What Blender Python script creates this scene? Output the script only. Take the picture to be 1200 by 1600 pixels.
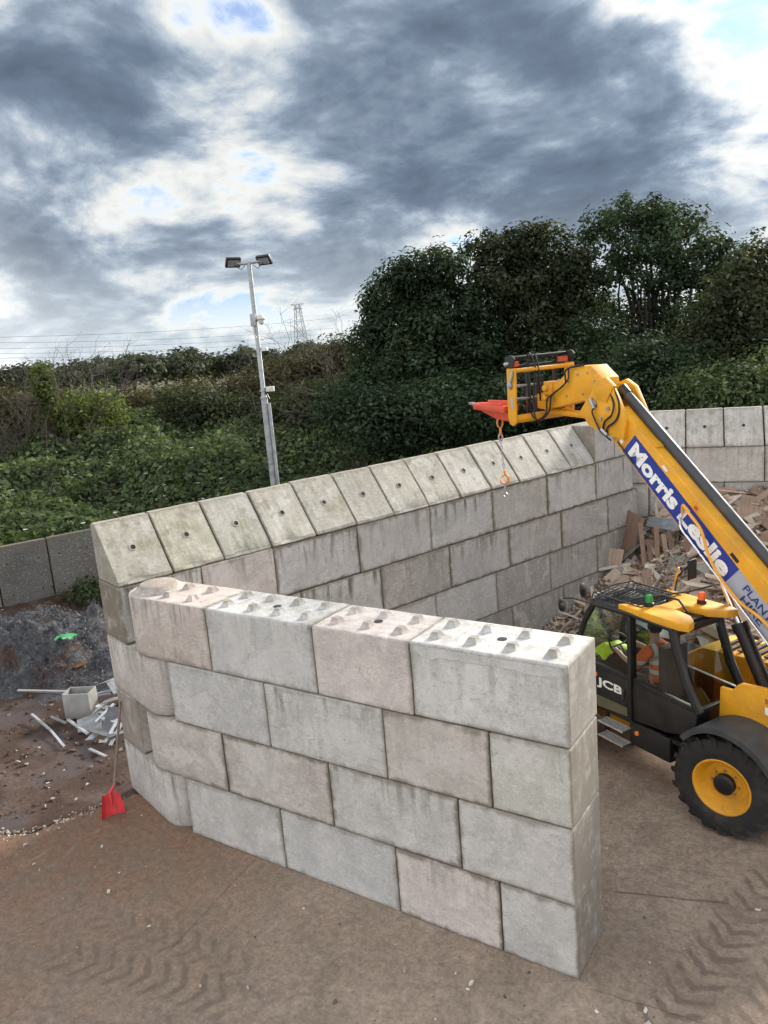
import bpy, bmesh, math, random
import numpy as np
from mathutils import Matrix, Vector

random.seed(7); rng = np.random.default_rng(7)
S = bpy.context.scene
C = S.collection
for o in list(bpy.data.objects): bpy.data.objects.remove(o)
R = math.radians

# ------------------------------------------------------------------ camera
FPX = 1240.1
CAM = np.array([2.394, -6.159, 6.072])
PITCH, ROLL, YAW = -0.2086, -0.0841, 0.5962
_cp, _sp, _cy, _sy = math.cos(PITCH), math.sin(PITCH), math.cos(YAW), math.sin(YAW)
FW = np.array([-_sy*_cp, _cy*_cp, _sp]); RT = np.array([_cy, _sy, 0.0]); UP = np.cross(RT, FW)
R2 = math.cos(ROLL)*RT + math.sin(ROLL)*UP
U2 = -math.sin(ROLL)*RT + math.cos(ROLL)*UP
cd = bpy.data.cameras.new('camera'); cam = bpy.data.objects.new('camera', cd); C.objects.link(cam)
cd.sensor_fit = 'VERTICAL'; cd.sensor_height = 24.0; cd.lens = FPX/1600*24.0
cd.clip_start = 0.1; cd.clip_end = 6000
cam.matrix_world = Matrix(((R2[0], U2[0], -FW[0], CAM[0]), (R2[1], U2[1], -FW[1], CAM[1]), (R2[2], U2[2], -FW[2], CAM[2]), (0, 0, 0, 1)))
S.camera = cam
S.render.resolution_x = 768; S.render.resolution_y = 1024
S.render.engine = 'CYCLES'; cy = S.cycles
cy.max_bounces = 5; cy.diffuse_bounces = 2; cy.glossy_bounces = 3; cy.transmission_bounces = 3; cy.transparent_max_bounces = 10
cy.use_adaptive_sampling = True; cy.adaptive_threshold = .03; cy.caustics_reflective = False; cy.caustics_refractive = False

def ray(px, py):
    return FW + (px-600)/FPX*R2 - (py-800)/FPX*U2
def at(px, py, dist):
    d = ray(px, py); return CAM + d*(dist/math.hypot(d[0], d[1]))
def project(P):
    d = np.asarray(P) - CAM; z = d @ FW
    return 600+FPX*(d@R2)/z, 800-FPX*(d@U2)/z, z

# ------------------------------------------------------------------ sky, sun, exposure
SUN = np.array([0.20, 0.90, 0.42]); SUN = SUN/np.linalg.norm(SUN)
W = bpy.data.worlds.new('World'); S.world = W; W.use_nodes = True
nt = W.node_tree; nt.nodes.clear()
class N:
    """tiny node builder"""
    def __init__(s, tree): s.t = tree
    def n(s, typ, **kw):
        x = s.t.nodes.new(typ)
        for k, v in kw.items():
            if k.startswith('i_'): x.inputs[k[2:].replace('_', ' ')].default_value = v
            else: setattr(x, k, v)
        return x
    def l(s, a, b): s.t.links.new(a, b)
    def math(s, op, a, b=None, c=None, clamp=False):
        x = s.t.nodes.new('ShaderNodeMath'); x.operation = op; x.use_clamp = clamp
        for i, v in enumerate((a, b, c)):
            if v is None: continue
            if isinstance(v, (int, float)): x.inputs[i].default_value = v
            else: s.l(v, x.inputs[i])
        return x.outputs[0]
    def vmath(s, op, a, b=None):
        x = s.t.nodes.new('ShaderNodeVectorMath'); x.operation = op
        for i, v in enumerate((a, b)):
            if v is None: continue
            if isinstance(v, (tuple, list)): x.inputs[i].default_value = v
            elif isinstance(v, (int, float)): x.inputs[i].default_value = (v, v, v)
            else: s.l(v, x.inputs[i])
        return x
    def noise(s, vec, scale, detail=4, rough=.55, dist=0.0, out='Fac'):
        x = s.t.nodes.new('ShaderNodeTexNoise'); x.inputs['Scale'].default_value = scale
        x.inputs['Detail'].default_value = detail; x.inputs['Roughness'].default_value = rough; x.inputs['Distortion'].default_value = dist
        if vec is not None: s.l(vec, x.inputs['Vector'])
        return x.outputs[out]
    def mr(s, v, a, b, c=0.0, d=1.0, smooth=True):
        x = s.t.nodes.new('ShaderNodeMapRange'); x.interpolation_type = 'SMOOTHSTEP' if smooth else 'LINEAR'
        s.l(v, x.inputs[0])
        for i, q in enumerate((a, b, c, d)): x.inputs[i+1].default_value = q
        return x.outputs[0]
    def mix(s, fac, a, b, blend='MIX'):
        x = s.t.nodes.new('ShaderNodeMix'); x.data_type = 'RGBA'; x.blend_type = blend
        for i, v in ((0, fac), (6, a), (7, b)):
            if isinstance(v, (int, float)): x.inputs[i].default_value = v if i == 0 else (v, v, v, 1)
            elif isinstance(v, (tuple, list)): x.inputs[i].default_value = (*v[:3], 1)
            else: s.l(v, x.inputs[i])
        return x.outputs[2]
    def ramp(s, fac, stops, interp='LINEAR'):
        x = s.t.nodes.new('ShaderNodeValToRGB'); e = x.color_ramp.elements; x.color_ramp.interpolation = interp
        while len(e) > 1: e.remove(e[-1])
        e[0].position = stops[0][0]; e[0].color = (*stops[0][1], 1)
        for p, c in stops[1:]:
            q = e.new(p); q.color = (*c, 1)
        s.l(fac, x.inputs[0]); return x.outputs[0]

b = N(nt)
out = b.n('ShaderNodeOutputWorld')
sky = b.n('ShaderNodeTexSky', sky_type='NISHITA', sun_disc=False)
sky.sun_elevation = math.asin(SUN[2]); sky.sun_rotation = math.atan2(SUN[0], SUN[1])
bg1 = b.n('ShaderNodeBackground'); bg1.inputs['Strength'].default_value = 0.06
b.l(b.mix(1.0, sky.outputs[0], (.50, .80, 1.35), 'MULTIPLY'), bg1.inputs['Color'])
tc = b.n('ShaderNodeTexCoord'); D = tc.outputs['Generated']
sp = b.n('ShaderNodeSeparateXYZ'); b.l(D, sp.inputs[0])
zz = b.math('ADD', b.math('MAXIMUM', sp.outputs[2], 0.0), 0.34)
cb = b.n('ShaderNodeCombineXYZ'); b.l(b.math('DIVIDE', sp.outputs[0], zz), cb.inputs[0]); b.l(b.math('DIVIDE', sp.outputs[1], zz), cb.inputs[1])
cb.inputs[2].default_value = 5.3
P = cb.outputs[0]
n1 = b.noise(P, 2.6, 9, .57, .3)
n2 = b.noise(P, 8.5, 6, .6, .2)
dens = b.math('ADD', b.math('MULTIPLY_ADD', n1, 1.25, -.165), b.math('MULTIPLY_ADD', n2, .25, -.125))
def lobe(px, py, rad, amt):
    """a heavier (or thinner) stretch of the cloud deck, by direction"""
    d = ray(px, py); d = d/np.linalg.norm(d)
    dt = b.vmath('DOT_PRODUCT', D, tuple(d)).outputs['Value']
    return b.math('MULTIPLY', b.mr(dt, math.cos(R(rad)), math.cos(R(rad*.1)), smooth=False), amt)
for px, py, rad, amt in ((610, 80, 14, .085), (80, 120, 14, .105), (480, 265, 13, .065), (820, 240, 10, .085), (170, 340, 17, .045),
                         (335, 85, 6, -.10), (700, 335, 7, -.06), (20, 235, 5, -.09), (1130, 95, 3, -.10), (1040, 250, 22, .08), (1130, 340, 11, .05), (1010, 190, 7, .05), (940, 0, 9, .07), (1040, 80, 6, -.04)):
    dens = b.math('ADD', dens, lobe(px, py, rad, amt))
low = b.mr(sp.outputs[2], -.02, .17, 1.0, 0.0)
ccol = b.ramp(dens, [(.36, (.50, .56, .62)), (.43, (.50, .505, .49)), (.49, (.385, .41, .43)), (.545, (.245, .29, .345)), (.61, (.15, .188, .242)), (.70, (.096, .126, .172)), (.85, (.063, .084, .118))])
dsun = b.vmath('DOT_PRODUCT', D, tuple(SUN)).outputs['Value']
glow = b.math('ADD', b.math('MULTIPLY', b.math('POWER', b.math('MAXIMUM', dsun, 0.0), 16.0), .75), .92)
ccol = b.mix(1.0, ccol, glow, 'MULTIPLY')
ccol = b.mix(b.math('MULTIPLY', low, .5), ccol, (.47, .51, .525))
# away from the sun the clouds are lit from the front, white instead of grey
front = b.mr(dsun, .46, -.06)
ccol = b.mix(b.math('MULTIPLY', front, .88), ccol, (.91, .905, .89))
bg2 = b.n('ShaderNodeBackground'); bg2.inputs['Strength'].default_value = 1.0
b.l(ccol, bg2.inputs['Color'])
mx = b.n('ShaderNodeMixShader'); b.l(b.math('MAXIMUM', b.mr(dens, .31, .42, .35, 1.0), b.mr(low, .25, .9)), mx.inputs[0]); b.l(bg1.outputs[0], mx.inputs[1]); b.l(bg2.outputs[0], mx.inputs[2])
b.l(mx.outputs[0], out.inputs[0])

W.cycles.sampling_method = 'MANUAL'; W.cycles.sample_map_resolution = 256
sd = bpy.data.lights.new('sun', 'SUN'); sun = bpy.data.objects.new('sun', sd); C.objects.link(sun)
sd.energy = 4.5; sd.angle = R(18); sd.color = (1.0, .93, .82)
sun.rotation_euler = Vector(SUN).to_track_quat('Z', 'Y').to_euler()
S.view_settings.view_transform = 'Standard'; S.view_settings.look = 'None'; S.view_settings.gamma = 1.0
S.view_settings.exposure = 0.98
S.view_settings.use_curve_mapping = False

# ------------------------------------------------------------------ helpers
def tag(o, label=None, cat=None, group=None, kind=None):
    if label: o['label'] = label
    if cat: o['category'] = cat
    if group: o['group'] = group
    if kind: o['kind'] = kind
    return o
def empty(name, loc=(0, 0, 0), rz=0.0):
    o = bpy.data.objects.new(name, None); C.objects.link(o); o.location = loc; o.rotation_euler = (0, 0, rz); o.empty_display_size = .2
    return o
def link(name, me, parent=None, loc=None, rot=None, color=None):
    o = bpy.data.objects.new(name, me); C.objects.link(o)
    if parent: o.parent = parent
    if loc is not None: o.location = loc
    if rot is not None: o.rotation_euler = rot
    if color is not None: o.color = (*color, 1)
    return o
def smooth(me, ang=35):
    me.polygons.foreach_set('use_smooth', np.ones(len(me.polygons), bool))
    try: me.set_sharp_from_angle(angle=R(ang))
    except Exception: pass
class MB:
    def __init__(s): s.v = []; s.f = []
    def add(s, vs, fs):
        o = len(s.v); s.v += [tuple(map(float, p)) for p in vs]; s.f += [tuple(i+o for i in f) for f in fs]; return s
    def box(s, a, b_):
        (x0, y0, z0), (x1, y1, z1) = a, b_
        return s.add([(x0,y0,z0),(x1,y0,z0),(x1,y1,z0),(x0,y1,z0),(x0,y0,z1),(x1,y0,z1),(x1,y1,z1),(x0,y1,z1)],
                     [(0,3,2,1),(4,5,6,7),(0,1,5,4),(1,2,6,5),(2,3,7,6),(3,0,4,7)])
    def bar(s, p, q, w, h, up=(0, 0, 1)):
        p, q = np.array(p, float), np.array(q, float); d = q-p; d /= np.linalg.norm(d)
        u = np.array(up, float); x = np.cross(d, u)
        if np.linalg.norm(x) < 1e-3: x = np.cross(d, (1, 0, 0))
        x /= np.linalg.norm(x); y = np.cross(x, d)
        vs = [e+x*a*w/2+y*c*h/2 for e in (p, q) for a, c in ((-1,-1),(1,-1),(1,1),(-1,1))]
        return s.add(vs, [(0,1,2,3),(7,6,5,4),(0,4,5,1),(1,5,6,2),(2,6,7,3),(3,7,4,0)])
    def tube(s, pts, r, n=8, caps=True):
        pts = [np.array(p, float) for p in pts]; m = len(pts)
        rs = [r]*m if isinstance(r, (int, float)) else r
        t0 = pts[1]-pts[0]; t0 /= np.linalg.norm(t0)
        x = np.cross(t0, (0, 0, 1));
        if np.linalg.norm(x) < 1e-3: x = np.cross(t0, (1, 0, 0))
        x /= np.linalg.norm(x); vs = []
        for i, p in enumerate(pts):
            t = pts[min(i+1, m-1)]-pts[max(i-1, 0)]; t /= (np.linalg.norm(t)+1e-9)
            x = x-t*(x@t); x /= (np.linalg.norm(x)+1e-9); y = np.cross(t, x)
            for k in range(n):
                a = 2*math.pi*k/n; vs.append(p+rs[i]*(math.cos(a)*x+math.sin(a)*y))
        fs = [(i*n+k, i*n+(k+1)%n, (i+1)*n+(k+1)%n, (i+1)*n+k) for i in range(m-1) for k in range(n)]
        if caps: fs += [tuple(range(n-1, -1, -1)), tuple((m-1)*n+k for k in range(n))]
        return s.add(vs, fs)
    def prism(s, poly, y0, y1, ax='y', bevel=0.0):
        """polygon of (a,b) pairs extruded: ax y -> (a, y, b); ax z -> (a, b, z); ax x -> (x, a, b)"""
        def P(a, c, t): return {'y': (a, t, c), 'z': (a, c, t), 'x': (t, a, c)}[ax]
        n = len(poly); s0 = sum(poly[i][0]*poly[(i+1)%n][1]-poly[(i+1)%n][0]*poly[i][1] for i in range(n))
        if (s0 > 0) == (ax == 'y'): poly = poly[::-1]
        if y1 < y0: y0, y1 = y1, y0
        vs = [P(a, c, y0) for a, c in poly]+[P(a, c, y1) for a, c in poly]
        return s.add(vs, [tuple(range(n-1, -1, -1)), tuple(range(n, 2*n))]+[(i, (i+1)%n, n+(i+1)%n, n+i) for i in range(n)])
    def lathe(s, prof, n=32, ax='y', c=(0, 0, 0)):
        """prof of (r, t) along axis"""
        vs = []
        for r, t in prof:
            for k in range(n):
                a = 2*math.pi*k/n; u, w = r*math.cos(a), r*math.sin(a)
                vs.append({'y': (c[0]+u, c[1]+t, c[2]+w), 'z': (c[0]+u, c[1]+w, c[2]+t), 'x': (c[0]+t, c[1]+u, c[2]+w)}[ax])
        m = len(prof)
        return s.add(vs, [(i*n+k, i*n+(k+1)%n, (i+1)*n+(k+1)%n, (i+1)*n+k) for i in range(m-1) for k in range(n)])
    def mesh(s, name, mat, sm=True, fix=True):
        me = bpy.data.meshes.new(name); me.from_pydata(s.v, [], s.f); me.update()
        if fix:
            bm = bmesh.new(); bm.from_mesh(me); bmesh.ops.recalc_face_normals(bm, faces=bm.faces); bm.to_mesh(me); bm.free()
        if mat: me.materials.append(mat)
        if sm: smooth(me)
        return me
    def build(s, name, mat, parent=None, bevel=0.0, **kw):
        me = s.mesh(name, mat)
        if bevel:
            bm = bmesh.new(); bm.from_mesh(me)
            bmesh.ops.bevel(bm, geom=[e for e in bm.edges if len(e.link_faces) == 2 and e.calc_face_angle(0) > .6], offset=bevel, segments=2, affect='EDGES', profile=.6, clamp_overlap=True)
            bm.to_mesh(me); bm.free(); smooth(me, 30)
        return link(name, me, parent, **kw)

def fast_mesh(name, verts, nper, mat, parent=None):
    """many separate n-gons: verts (N*nper,3)"""
    verts = np.ascontiguousarray(verts, np.float32); nv = len(verts); nf = nv//nper
    me = bpy.data.meshes.new(name); me.vertices.add(nv); me.vertices.foreach_set('co', verts.ravel())
    me.loops.add(nv); me.loops.foreach_set('vertex_index', np.arange(nv, dtype=np.int32))
    me.polygons.add(nf); me.polygons.foreach_set('loop_start', np.arange(0, nv, nper, dtype=np.int32))
    try: me.polygons.foreach_set('loop_total', np.full(nf, nper, np.int32))
    except Exception: pass
    me.update(calc_edges=True); me.materials.append(mat)
    return link(name, me, parent)

# ------------------------------------------------------------------ materials
def new_mat(name):
    m = bpy.data.materials.new(name); m.use_nodes = True
    t = m.node_tree; t.nodes.clear(); q = N(t)
    o = q.n('ShaderNodeOutputMaterial'); p = q.n('ShaderNodeBsdfPrincipled'); q.l(p.outputs[0], o.inputs[0])
    return m, q, p, o
def simple(name, col, rough=.5, metal=0.0, var=.15, scale=6.0, bump=0.0, dirt=None, coat=0.0):
    m, q, p, o = new_mat(name)
    tcn = q.n('ShaderNodeTexCoord').outputs['Object']
    n = q.noise(tcn, scale, 5, .6)
    c = q.mix(1.0, col, q.mr(n, .3, .7, 1-var, 1+var*.5), 'MULTIPLY')
    if dirt:
        d = q.noise(tcn, scale*.45, 6, .65)
        c = q.mix(q.mr(d, .48, .70, 0, .65), c, dirt)
        c = q.mix(q.mr(q.noise(tcn, scale*9, 3, .7), .62, .72, 0, .45), c, tuple(v*.5 for v in dirt))
    q.l(c, p.inputs['Base Color'])
    p.inputs['Metallic'].default_value = metal; p.inputs['Coat Weight'].default_value = coat
    q.l(q.mr(n, .3, .7, max(rough-.08, .03), min(rough+.12, 1)), p.inputs['Roughness'])
    if bump:
        bn = q.n('ShaderNodeBump'); bn.inputs['Strength'].default_value = bump; bn.inputs['Distance'].default_value = .01
        q.l(q.noise(tcn, scale*5, 4), bn.inputs['Height']); q.l(bn.outputs[0], p.inputs['Normal'])
    return m

def concrete(name, moss=0.0, stain=1.0, bl=.30):
    m, q, p, o = new_mat(name)
    tcn = q.n('ShaderNodeTexCoord'); oi = q.n('ShaderNodeObjectInfo')
    off = q.n('ShaderNodeCombineXYZ'); r100 = q.math('MULTIPLY', oi.outputs['Random'], 91.0)
    for i in range(3): q.l(r100, off.inputs[i])
    V = q.vmath('ADD', tcn.outputs['Object'], off.outputs[0]).outputs[0]
    big = q.noise(V, 1.7, 3, .6, .3); mid = q.noise(V, 6, 5, .64, 0); fine = q.noise(V, 55, 2, .6)
    st = q.vmath('MULTIPLY', V, (5.0, 5.0, .55)).outputs[0]; streak = q.noise(st, 1.7, 4, .62, 0)
    c = q.mix(1.0, oi.outputs['Color'], q.mr(big, .32, .68, .88, 1.05), 'MULTIPLY')
    c = q.mix(1.0, c, q.mr(mid, .28, .72, .89, 1.06), 'MULTIPLY')
    c = q.mix(1.0, c, q.mr(fine, .3, .7, .88, 1.07), 'MULTIPLY')
    # pale cement bloom and water streaks
    bloom = q.mr(q.noise(V, 1.3, 8, .64, .5), .545, .575, 0, bl)
    c = q.mix(bloom, c, (.64, .62, .61))
    sg = q.n('ShaderNodeSeparateXYZ'); q.l(tcn.outputs['Generated'], sg.inputs[0])
    tend = q.mr(q.math('FRACT', q.math('MULTIPLY', oi.outputs['Random'], 7.31)), .25, .9, .10, 1.0, False)
    dk = q.math('MULTIPLY', q.mr(streak, .47, .66, 0, 1), q.math('ADD', q.mr(sg.outputs[2], .25, 1.0, 0, .9), q.mr(big, .5, .62, 0, .5)))
    gn = q.n('ShaderNodeSeparateXYZ'); q.l(q.n('ShaderNodeNewGeometry').outputs['True Normal'], gn.inputs[0])
    upr = q.mr(q.math('ABSOLUTE', gn.outputs[2]), .3, .75, 1, .0 if not moss else .6)
    dk = q.math('MULTIPLY', dk, upr)
    wear = q.noise(q.vmath('MULTIPLY', V, (1.0, 1.0, 1.7)).outputs[0], 15, 5, .7)
    c = q.mix(q.mr(wear, .57, .61, 0, .38), c, (.66, .645, .62)); c = q.mix(q.mr(wear, .37, .42, .42, 0), c, (.27, .25, .225))
    c = q.mix(q.math('MULTIPLY', q.math('MULTIPLY', dk, tend), .80*stain), c, (.165, .155, .125))
    # weathered margins of each casting
    def edge(oo, k): return q.math('MULTIPLY', q.math('SUBTRACT', .5, q.math('ABSOLUTE', q.math('SUBTRACT', oo, .5))), k)
    ed = q.math('MINIMUM', edge(sg.outputs[0], 1.7), edge(sg.outputs[2], .8))
    ed = q.math('ADD', ed, q.math('MULTIPLY', q.math('SUBTRACT', mid, .5), .16))
    c = q.mix(q.math('MULTIPLY', q.mr(ed, -.01, .07, 1, 0), q.mr(oi.outputs['Random'], 0, 1, .40*stain, .85*stain, False)), c, (.19, .165, .13))
    # air holes
    vo = q.n('ShaderNodeTexVoronoi'); vo.inputs['Scale'].default_value = 26; q.l(V, vo.inputs['Vector'])
    hole = q.math('MULTIPLY', q.mr(vo.outputs['Distance'], .05, .11, 1, 0), q.mr(mid, .46, .54))
    c = q.mix(q.math('MULTIPLY', hole, .6), c, (.16, .15, .14))
    # hairline scratches / cracks
    w = q.vmath('ADD', V, q.vmath('MULTIPLY', q.noise(V, 2.6, 3, out='Color'), (.9, .9, .9)).outputs[0]).outputs[0]
    vc = q.n('ShaderNodeTexVoronoi', feature='DISTANCE_TO_EDGE'); vc.inputs['Scale'].default_value = 1.25; q.l(w, vc.inputs['Vector'])
    crack = q.math('MULTIPLY', q.mr(vc.outputs['Distance'], .002, .009, 1, 0), q.mr(big, .54, .62))
    c = q.mix(q.math('MULTIPLY', crack, .55), c, (.15, .14, .13))
    if moss:
        run = q.noise(q.vmath('MULTIPLY', V, (7.0, 1.2, .9)).outputs[0], 1.6, 6, .68, .2)
        c = q.mix(q.mr(run, .40, .62, 0, moss*.75), c, (.27, .25, .20))
        c = q.mix(q.math('MULTIPLY', q.mr(q.noise(V, 2.3, 5, .7), .50, .64, 0, moss), q.mr(run, .35, .6)), c, (.19, .18, .11))
        c = q.mix(q.mr(mid, .56, .68, 0, moss*.7), c, (.15, .14, .11))
        c = q.mix(q.mr(q.noise(V, 30, 3, .7), .58, .68, 0, .5), c, (.55, .53, .48))
    q.l(c, p.inputs['Base Color']); p.inputs['Roughness'].default_value = .86; p.inputs['Specular IOR Level'].default_value = .3
    h = q.math('ADD', q.math('MULTIPLY', mid, .35), q.math('MULTIPLY', fine, .18))
    h = q.math('SUBTRACT', h, q.math('ADD', q.math('MULTIPLY', hole, .5), q.math('MULTIPLY', crack, .4)))
    bn = q.n('ShaderNodeBump'); bn.inputs['Strength'].default_value = .5; bn.inputs['Distance'].default_value = .008
    q.l(h, bn.inputs['Height']); q.l(bn.outputs[0], p.inputs['Normal'])
    return m

M = {}
M['concrete'] = concrete('concrete'); M['cap'] = concrete('mossy_concrete', moss=.56); M['panel'] = concrete('old_panel_concrete', moss=.12, stain=1.5, bl=.06); M['stained'] = concrete('stained_concrete', stain=1.45, bl=.24)
M['hole'] = simple('hole_shade', (.03, .028, .025), .9)  # near-black colour standing in for the shade inside holes, used on flat discs

# yard
def yard_mat():
    m, q, p, o = new_mat('yard_concrete')
    V = q.n('ShaderNodeTexCoord').outputs['Object']
    big = q.noise(V, .35, 5, .6, .4); mid = q.noise(V, 2.2, 7, .66, .6); fine = q.noise(V, 26, 5, .65); grit = q.noise(V, 120, 3, .6)
    c = q.mix(q.mr(big, .3, .7), (.275, .208, .158), (.365, .288, .228))
    # rusty soil washed over the slab towards the swarf heap
    sx = q.n('ShaderNodeSeparateXYZ'); q.l(V, sx.inputs[0])
    soil = q.math('ADD', q.math('MULTIPLY', sx.outputs[0], -.22), q.math('MULTIPLY', sx.outputs[1], .10))
    soil = q.math('ADD', soil, q.math('MULTIPLY', q.math('SUBTRACT', mid, .5), 1.1))
    c = q.mix(q.mr(soil, .35, 1.6, 0, .88), c, (.165, .082, .044))
    c = q.mix(1.0, c, q.mr(mid, .25, .75, .74, 1.16), 'MULTIPLY')
    c = q.mix(1.0, c, q.mr(fine, .3, .7, .80, 1.10), 'MULTIPLY')
    sc9 = q.noise(V, 11, 4, .68)
    c = q.mix(1.0, c, q.mr(sc9, .3, .7, .78, 1.16), 'MULTIPLY')
    c = q.mix(q.mr(grit, .58, .68, 0, .55), c, (.42, .38, .33))
    vd = q.n('ShaderNodeTexVoronoi'); vd.inputs['Scale'].default_value = 9; q.l(V, vd.inputs['Vector'])
    c = q.mix(q.math('MULTIPLY', q.mr(vd.outputs['Distance'], .06, .13, .7, 0), q.mr(mid, .48, .58)), c, (.09, .07, .055))
    dk = q.mr(q.noise(V, .9, 6, .68, .8), .60, .74, 0, .55)
    c = q.mix(dk, c, (.12, .10, .085))
    pale = q.mr(q.noise(V, 1.4, 7, .7, 1.2), .60, .72, 0, .35)
    c = q.mix(pale, c, (.40, .34, .28))
    hgt = q.math('ADD', q.math('MULTIPLY', mid, .5), q.math('ADD', q.math('MULTIPLY', fine, .3), q.math('MULTIPLY', grit, .12)))
    patch = q.noise(V, 3.4, 3, .6)
    # tyre prints: chevron lugs pressed in mud along a line a->b
    for (ax_, ay), (bx_, by), hw, k, amt in (((1.42, 2.6), (.62, -.6), .27, 1.0, .7), ((2.0, 2.6), (1.25, -.6), .25, 1.0, .6), ((-5.1, -2.3), (-2.5, -1.75), .25, 1.0, .6), ((-5.2, -1.65), (-2.8, -1.45), .22, 1.0, .5)):
        L = math.hypot(bx_-ax_, by-ay); ux, uy = (bx_-ax_)/L, (by-ay)/L
        wob = q.math('MULTIPLY', q.math('SUBTRACT', big, .5), .5)
        along = q.math('ADD', q.math('ADD', q.math('MULTIPLY', sx.outputs[0], ux), q.math('MULTIPLY', sx.outputs[1], uy)), -(ax_*ux+ay*uy))
        acr = q.math('ADD', q.math('ADD', q.math('MULTIPLY', sx.outputs[0], -uy), q.math('MULTIPLY', sx.outputs[1], ux)), ax_*uy-ay*ux)
        acr = q.math('ADD', acr, wob); aa = q.math('ABSOLUTE', acr)
        sgn = q.math('MULTIPLY', q.math('SIGN', acr), .11)
        ph = q.math('ADD', q.math('ADD', along, q.math('MULTIPLY', aa, .8)), sgn)
        lug = q.math('SINE', q.math('MULTIPLY', q.math('ADD', ph, q.math('MULTIPLY', q.math('ADD', mid, patch), .18)), 2*math.pi/.225))
        lug = q.mr(q.math('ADD', lug, q.math('MULTIPLY_ADD', sc9, 1.8, -.9)), .05, .85)
        msk = q.math('MULTIPLY', q.mr(aa, hw*.75, hw*1.05, 1, 0), q.math('MULTIPLY', q.mr(along, -.1, .3), q.mr(along, L-.5, L+.1, 1, 0)))
        msk = q.math('MULTIPLY', q.math('MULTIPLY', msk, q.mr(mid, .28, .50)), q.mr(patch, .30, .48))
        lm = q.math('MULTIPLY', q.math('MULTIPLY', lug, msk), amt)
        c = q.mix(q.math('MULTIPLY', lm, .95), c, (.115, .088, .070)); hgt = q.math('SUBTRACT', hgt, q.math('MULTIPLY', lm, .5))
    def onz(px, py): d_ = ray(px, py); return (CAM+d_*(-CAM[2]/d_[2]))[:2]
    for p1_, p2_, wd_, am in (((925, 1545), (1130, 1608), .010, .5), ((955, 1392), (1140, 1412), .022, .6), ((405, 1335), (262, 1490), .014, .45), ((1000, 1350), (1150, 1372), .012, .35), ((0, 1470), (330, 1330), .012, .25)):
        A_, B_ = onz(*p1_), onz(*p2_); L_ = float(np.hypot(*(B_-A_))); ux, uy = (B_-A_)/L_
        al = q.math('ADD', q.math('ADD', q.math('MULTIPLY', sx.outputs[0], float(ux)), q.math('MULTIPLY', sx.outputs[1], float(uy))), -float(A_[0]*ux+A_[1]*uy))
        ac = q.math('ADD', q.math('ADD', q.math('MULTIPLY', sx.outputs[0], -float(uy)), q.math('MULTIPLY', sx.outputs[1], float(ux))), float(A_[0]*uy-A_[1]*ux))
        ac = q.math('ABSOLUTE', q.math('ADD', ac, q.math('MULTIPLY', q.math('SUBTRACT', patch, .5), .08)))
        ln_ = q.math('MULTIPLY', q.mr(ac, wd_*.4, wd_, am, 0), q.math('MULTIPLY', q.mr(al, -.05, .1), q.mr(al, L_-.1, L_+.05, 1, 0)))
        c = q.mix(ln_, c, (.08, .06, .05)); hgt = q.math('SUBTRACT', hgt, q.math('MULTIPLY', ln_, .6))
    q.l(c, p.inputs['Base Color'])
    q.l(q.mr(mid, .3, .7, .62, .95), p.inputs['Roughness']); p.inputs['Specular IOR Level'].default_value = .35
    bn = q.n('ShaderNodeBump'); bn.inputs['Strength'].default_value = .45; bn.inputs['Distance'].default_value = .014
    q.l(hgt, bn.inputs['Height']); q.l(bn.outputs[0], p.inputs['Normal'])
    return m
M['yard'] = yard_mat()
def soil_mat():
    m, q, p, o = new_mat('dark_soil')
    V = q.n('ShaderNodeTexCoord').outputs['Object']
    mid = q.noise(V, 1.3, 7, .66, .5); fine = q.noise(V, 22, 5, .7)
    c = q.ramp(mid, [(.3, (.028, .016, .011)), (.5, (.055, .027, .016)), (.62, (.075, .048, .038)), (.75, (.11, .085, .078))])
    c = q.mix(1.0, c, q.mr(fine, .3, .7, .65, 1.25), 'MULTIPLY')
    wet = q.mr(q.noise(V, .55, 4, .5, .3), .5, .6)
    c = q.mix(q.math('MULTIPLY', wet, .65), c, (.078, .060, .060))
    q.l(c, p.inputs['Base Color']); q.l(q.mr(wet, 0, 1, .9, .45), p.inputs['Roughness'])
    bn = q.n('ShaderNodeBump'); bn.inputs['Strength'].default_value = .9; bn.inputs['Distance'].default_value = .03
    q.l(q.math('ADD', mid, q.math('MULTIPLY', fine, .4)), bn.inputs['Height']); q.l(bn.outputs[0], p.inputs['Normal'])
    return m
M['soil'] = soil_mat()
M['field'] = simple('field_ground', (.06, .065, .03), .95, var=.4, scale=.05)

def leaf_mat(name, c0, c1, c2, trans=.35, rough=.5):
    m, q, p, o = new_mat(name)
    g = q.n('ShaderNodeNewGeometry'); V = g.outputs['Position']
    c = q.ramp(g.outputs['Random Per Island'], [(0, c0), (.5, c1), (.85, c2), (1, tuple(min(1, x*1.5) for x in c2))])
    pn = q.noise(V, .45, 4, .6)
    c = q.mix(1.0, c, q.mr(pn, .3, .7, .6, 1.3), 'MULTIPLY')
    c = q.mix(q.mr(pn, .60, .72, 0, .45), c, (.10, .075, .04))
    q.l(c, p.inputs['Base Color']); p.inputs['Roughness'].default_value = .62; p.inputs['Specular IOR Level'].default_value = .08
    t = q.n('ShaderNodeBsdfTranslucent'); q.l(q.mix(1.0, c, (1.3, 1.4, .7), 'MULTIPLY'), t.inputs[0])
    x = q.n('ShaderNodeMixShader'); x.inputs[0].default_value = trans
    q.l(p.outputs[0], x.inputs[1]); q.l(t.outputs[0], x.inputs[2]); q.l(x.outputs[0], o.inputs[0])
    return m
M['bramble'] = leaf_mat('bramble_leaf', (.046, .068, .032), (.074, .102, .049), (.12, .155, .078))
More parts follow.
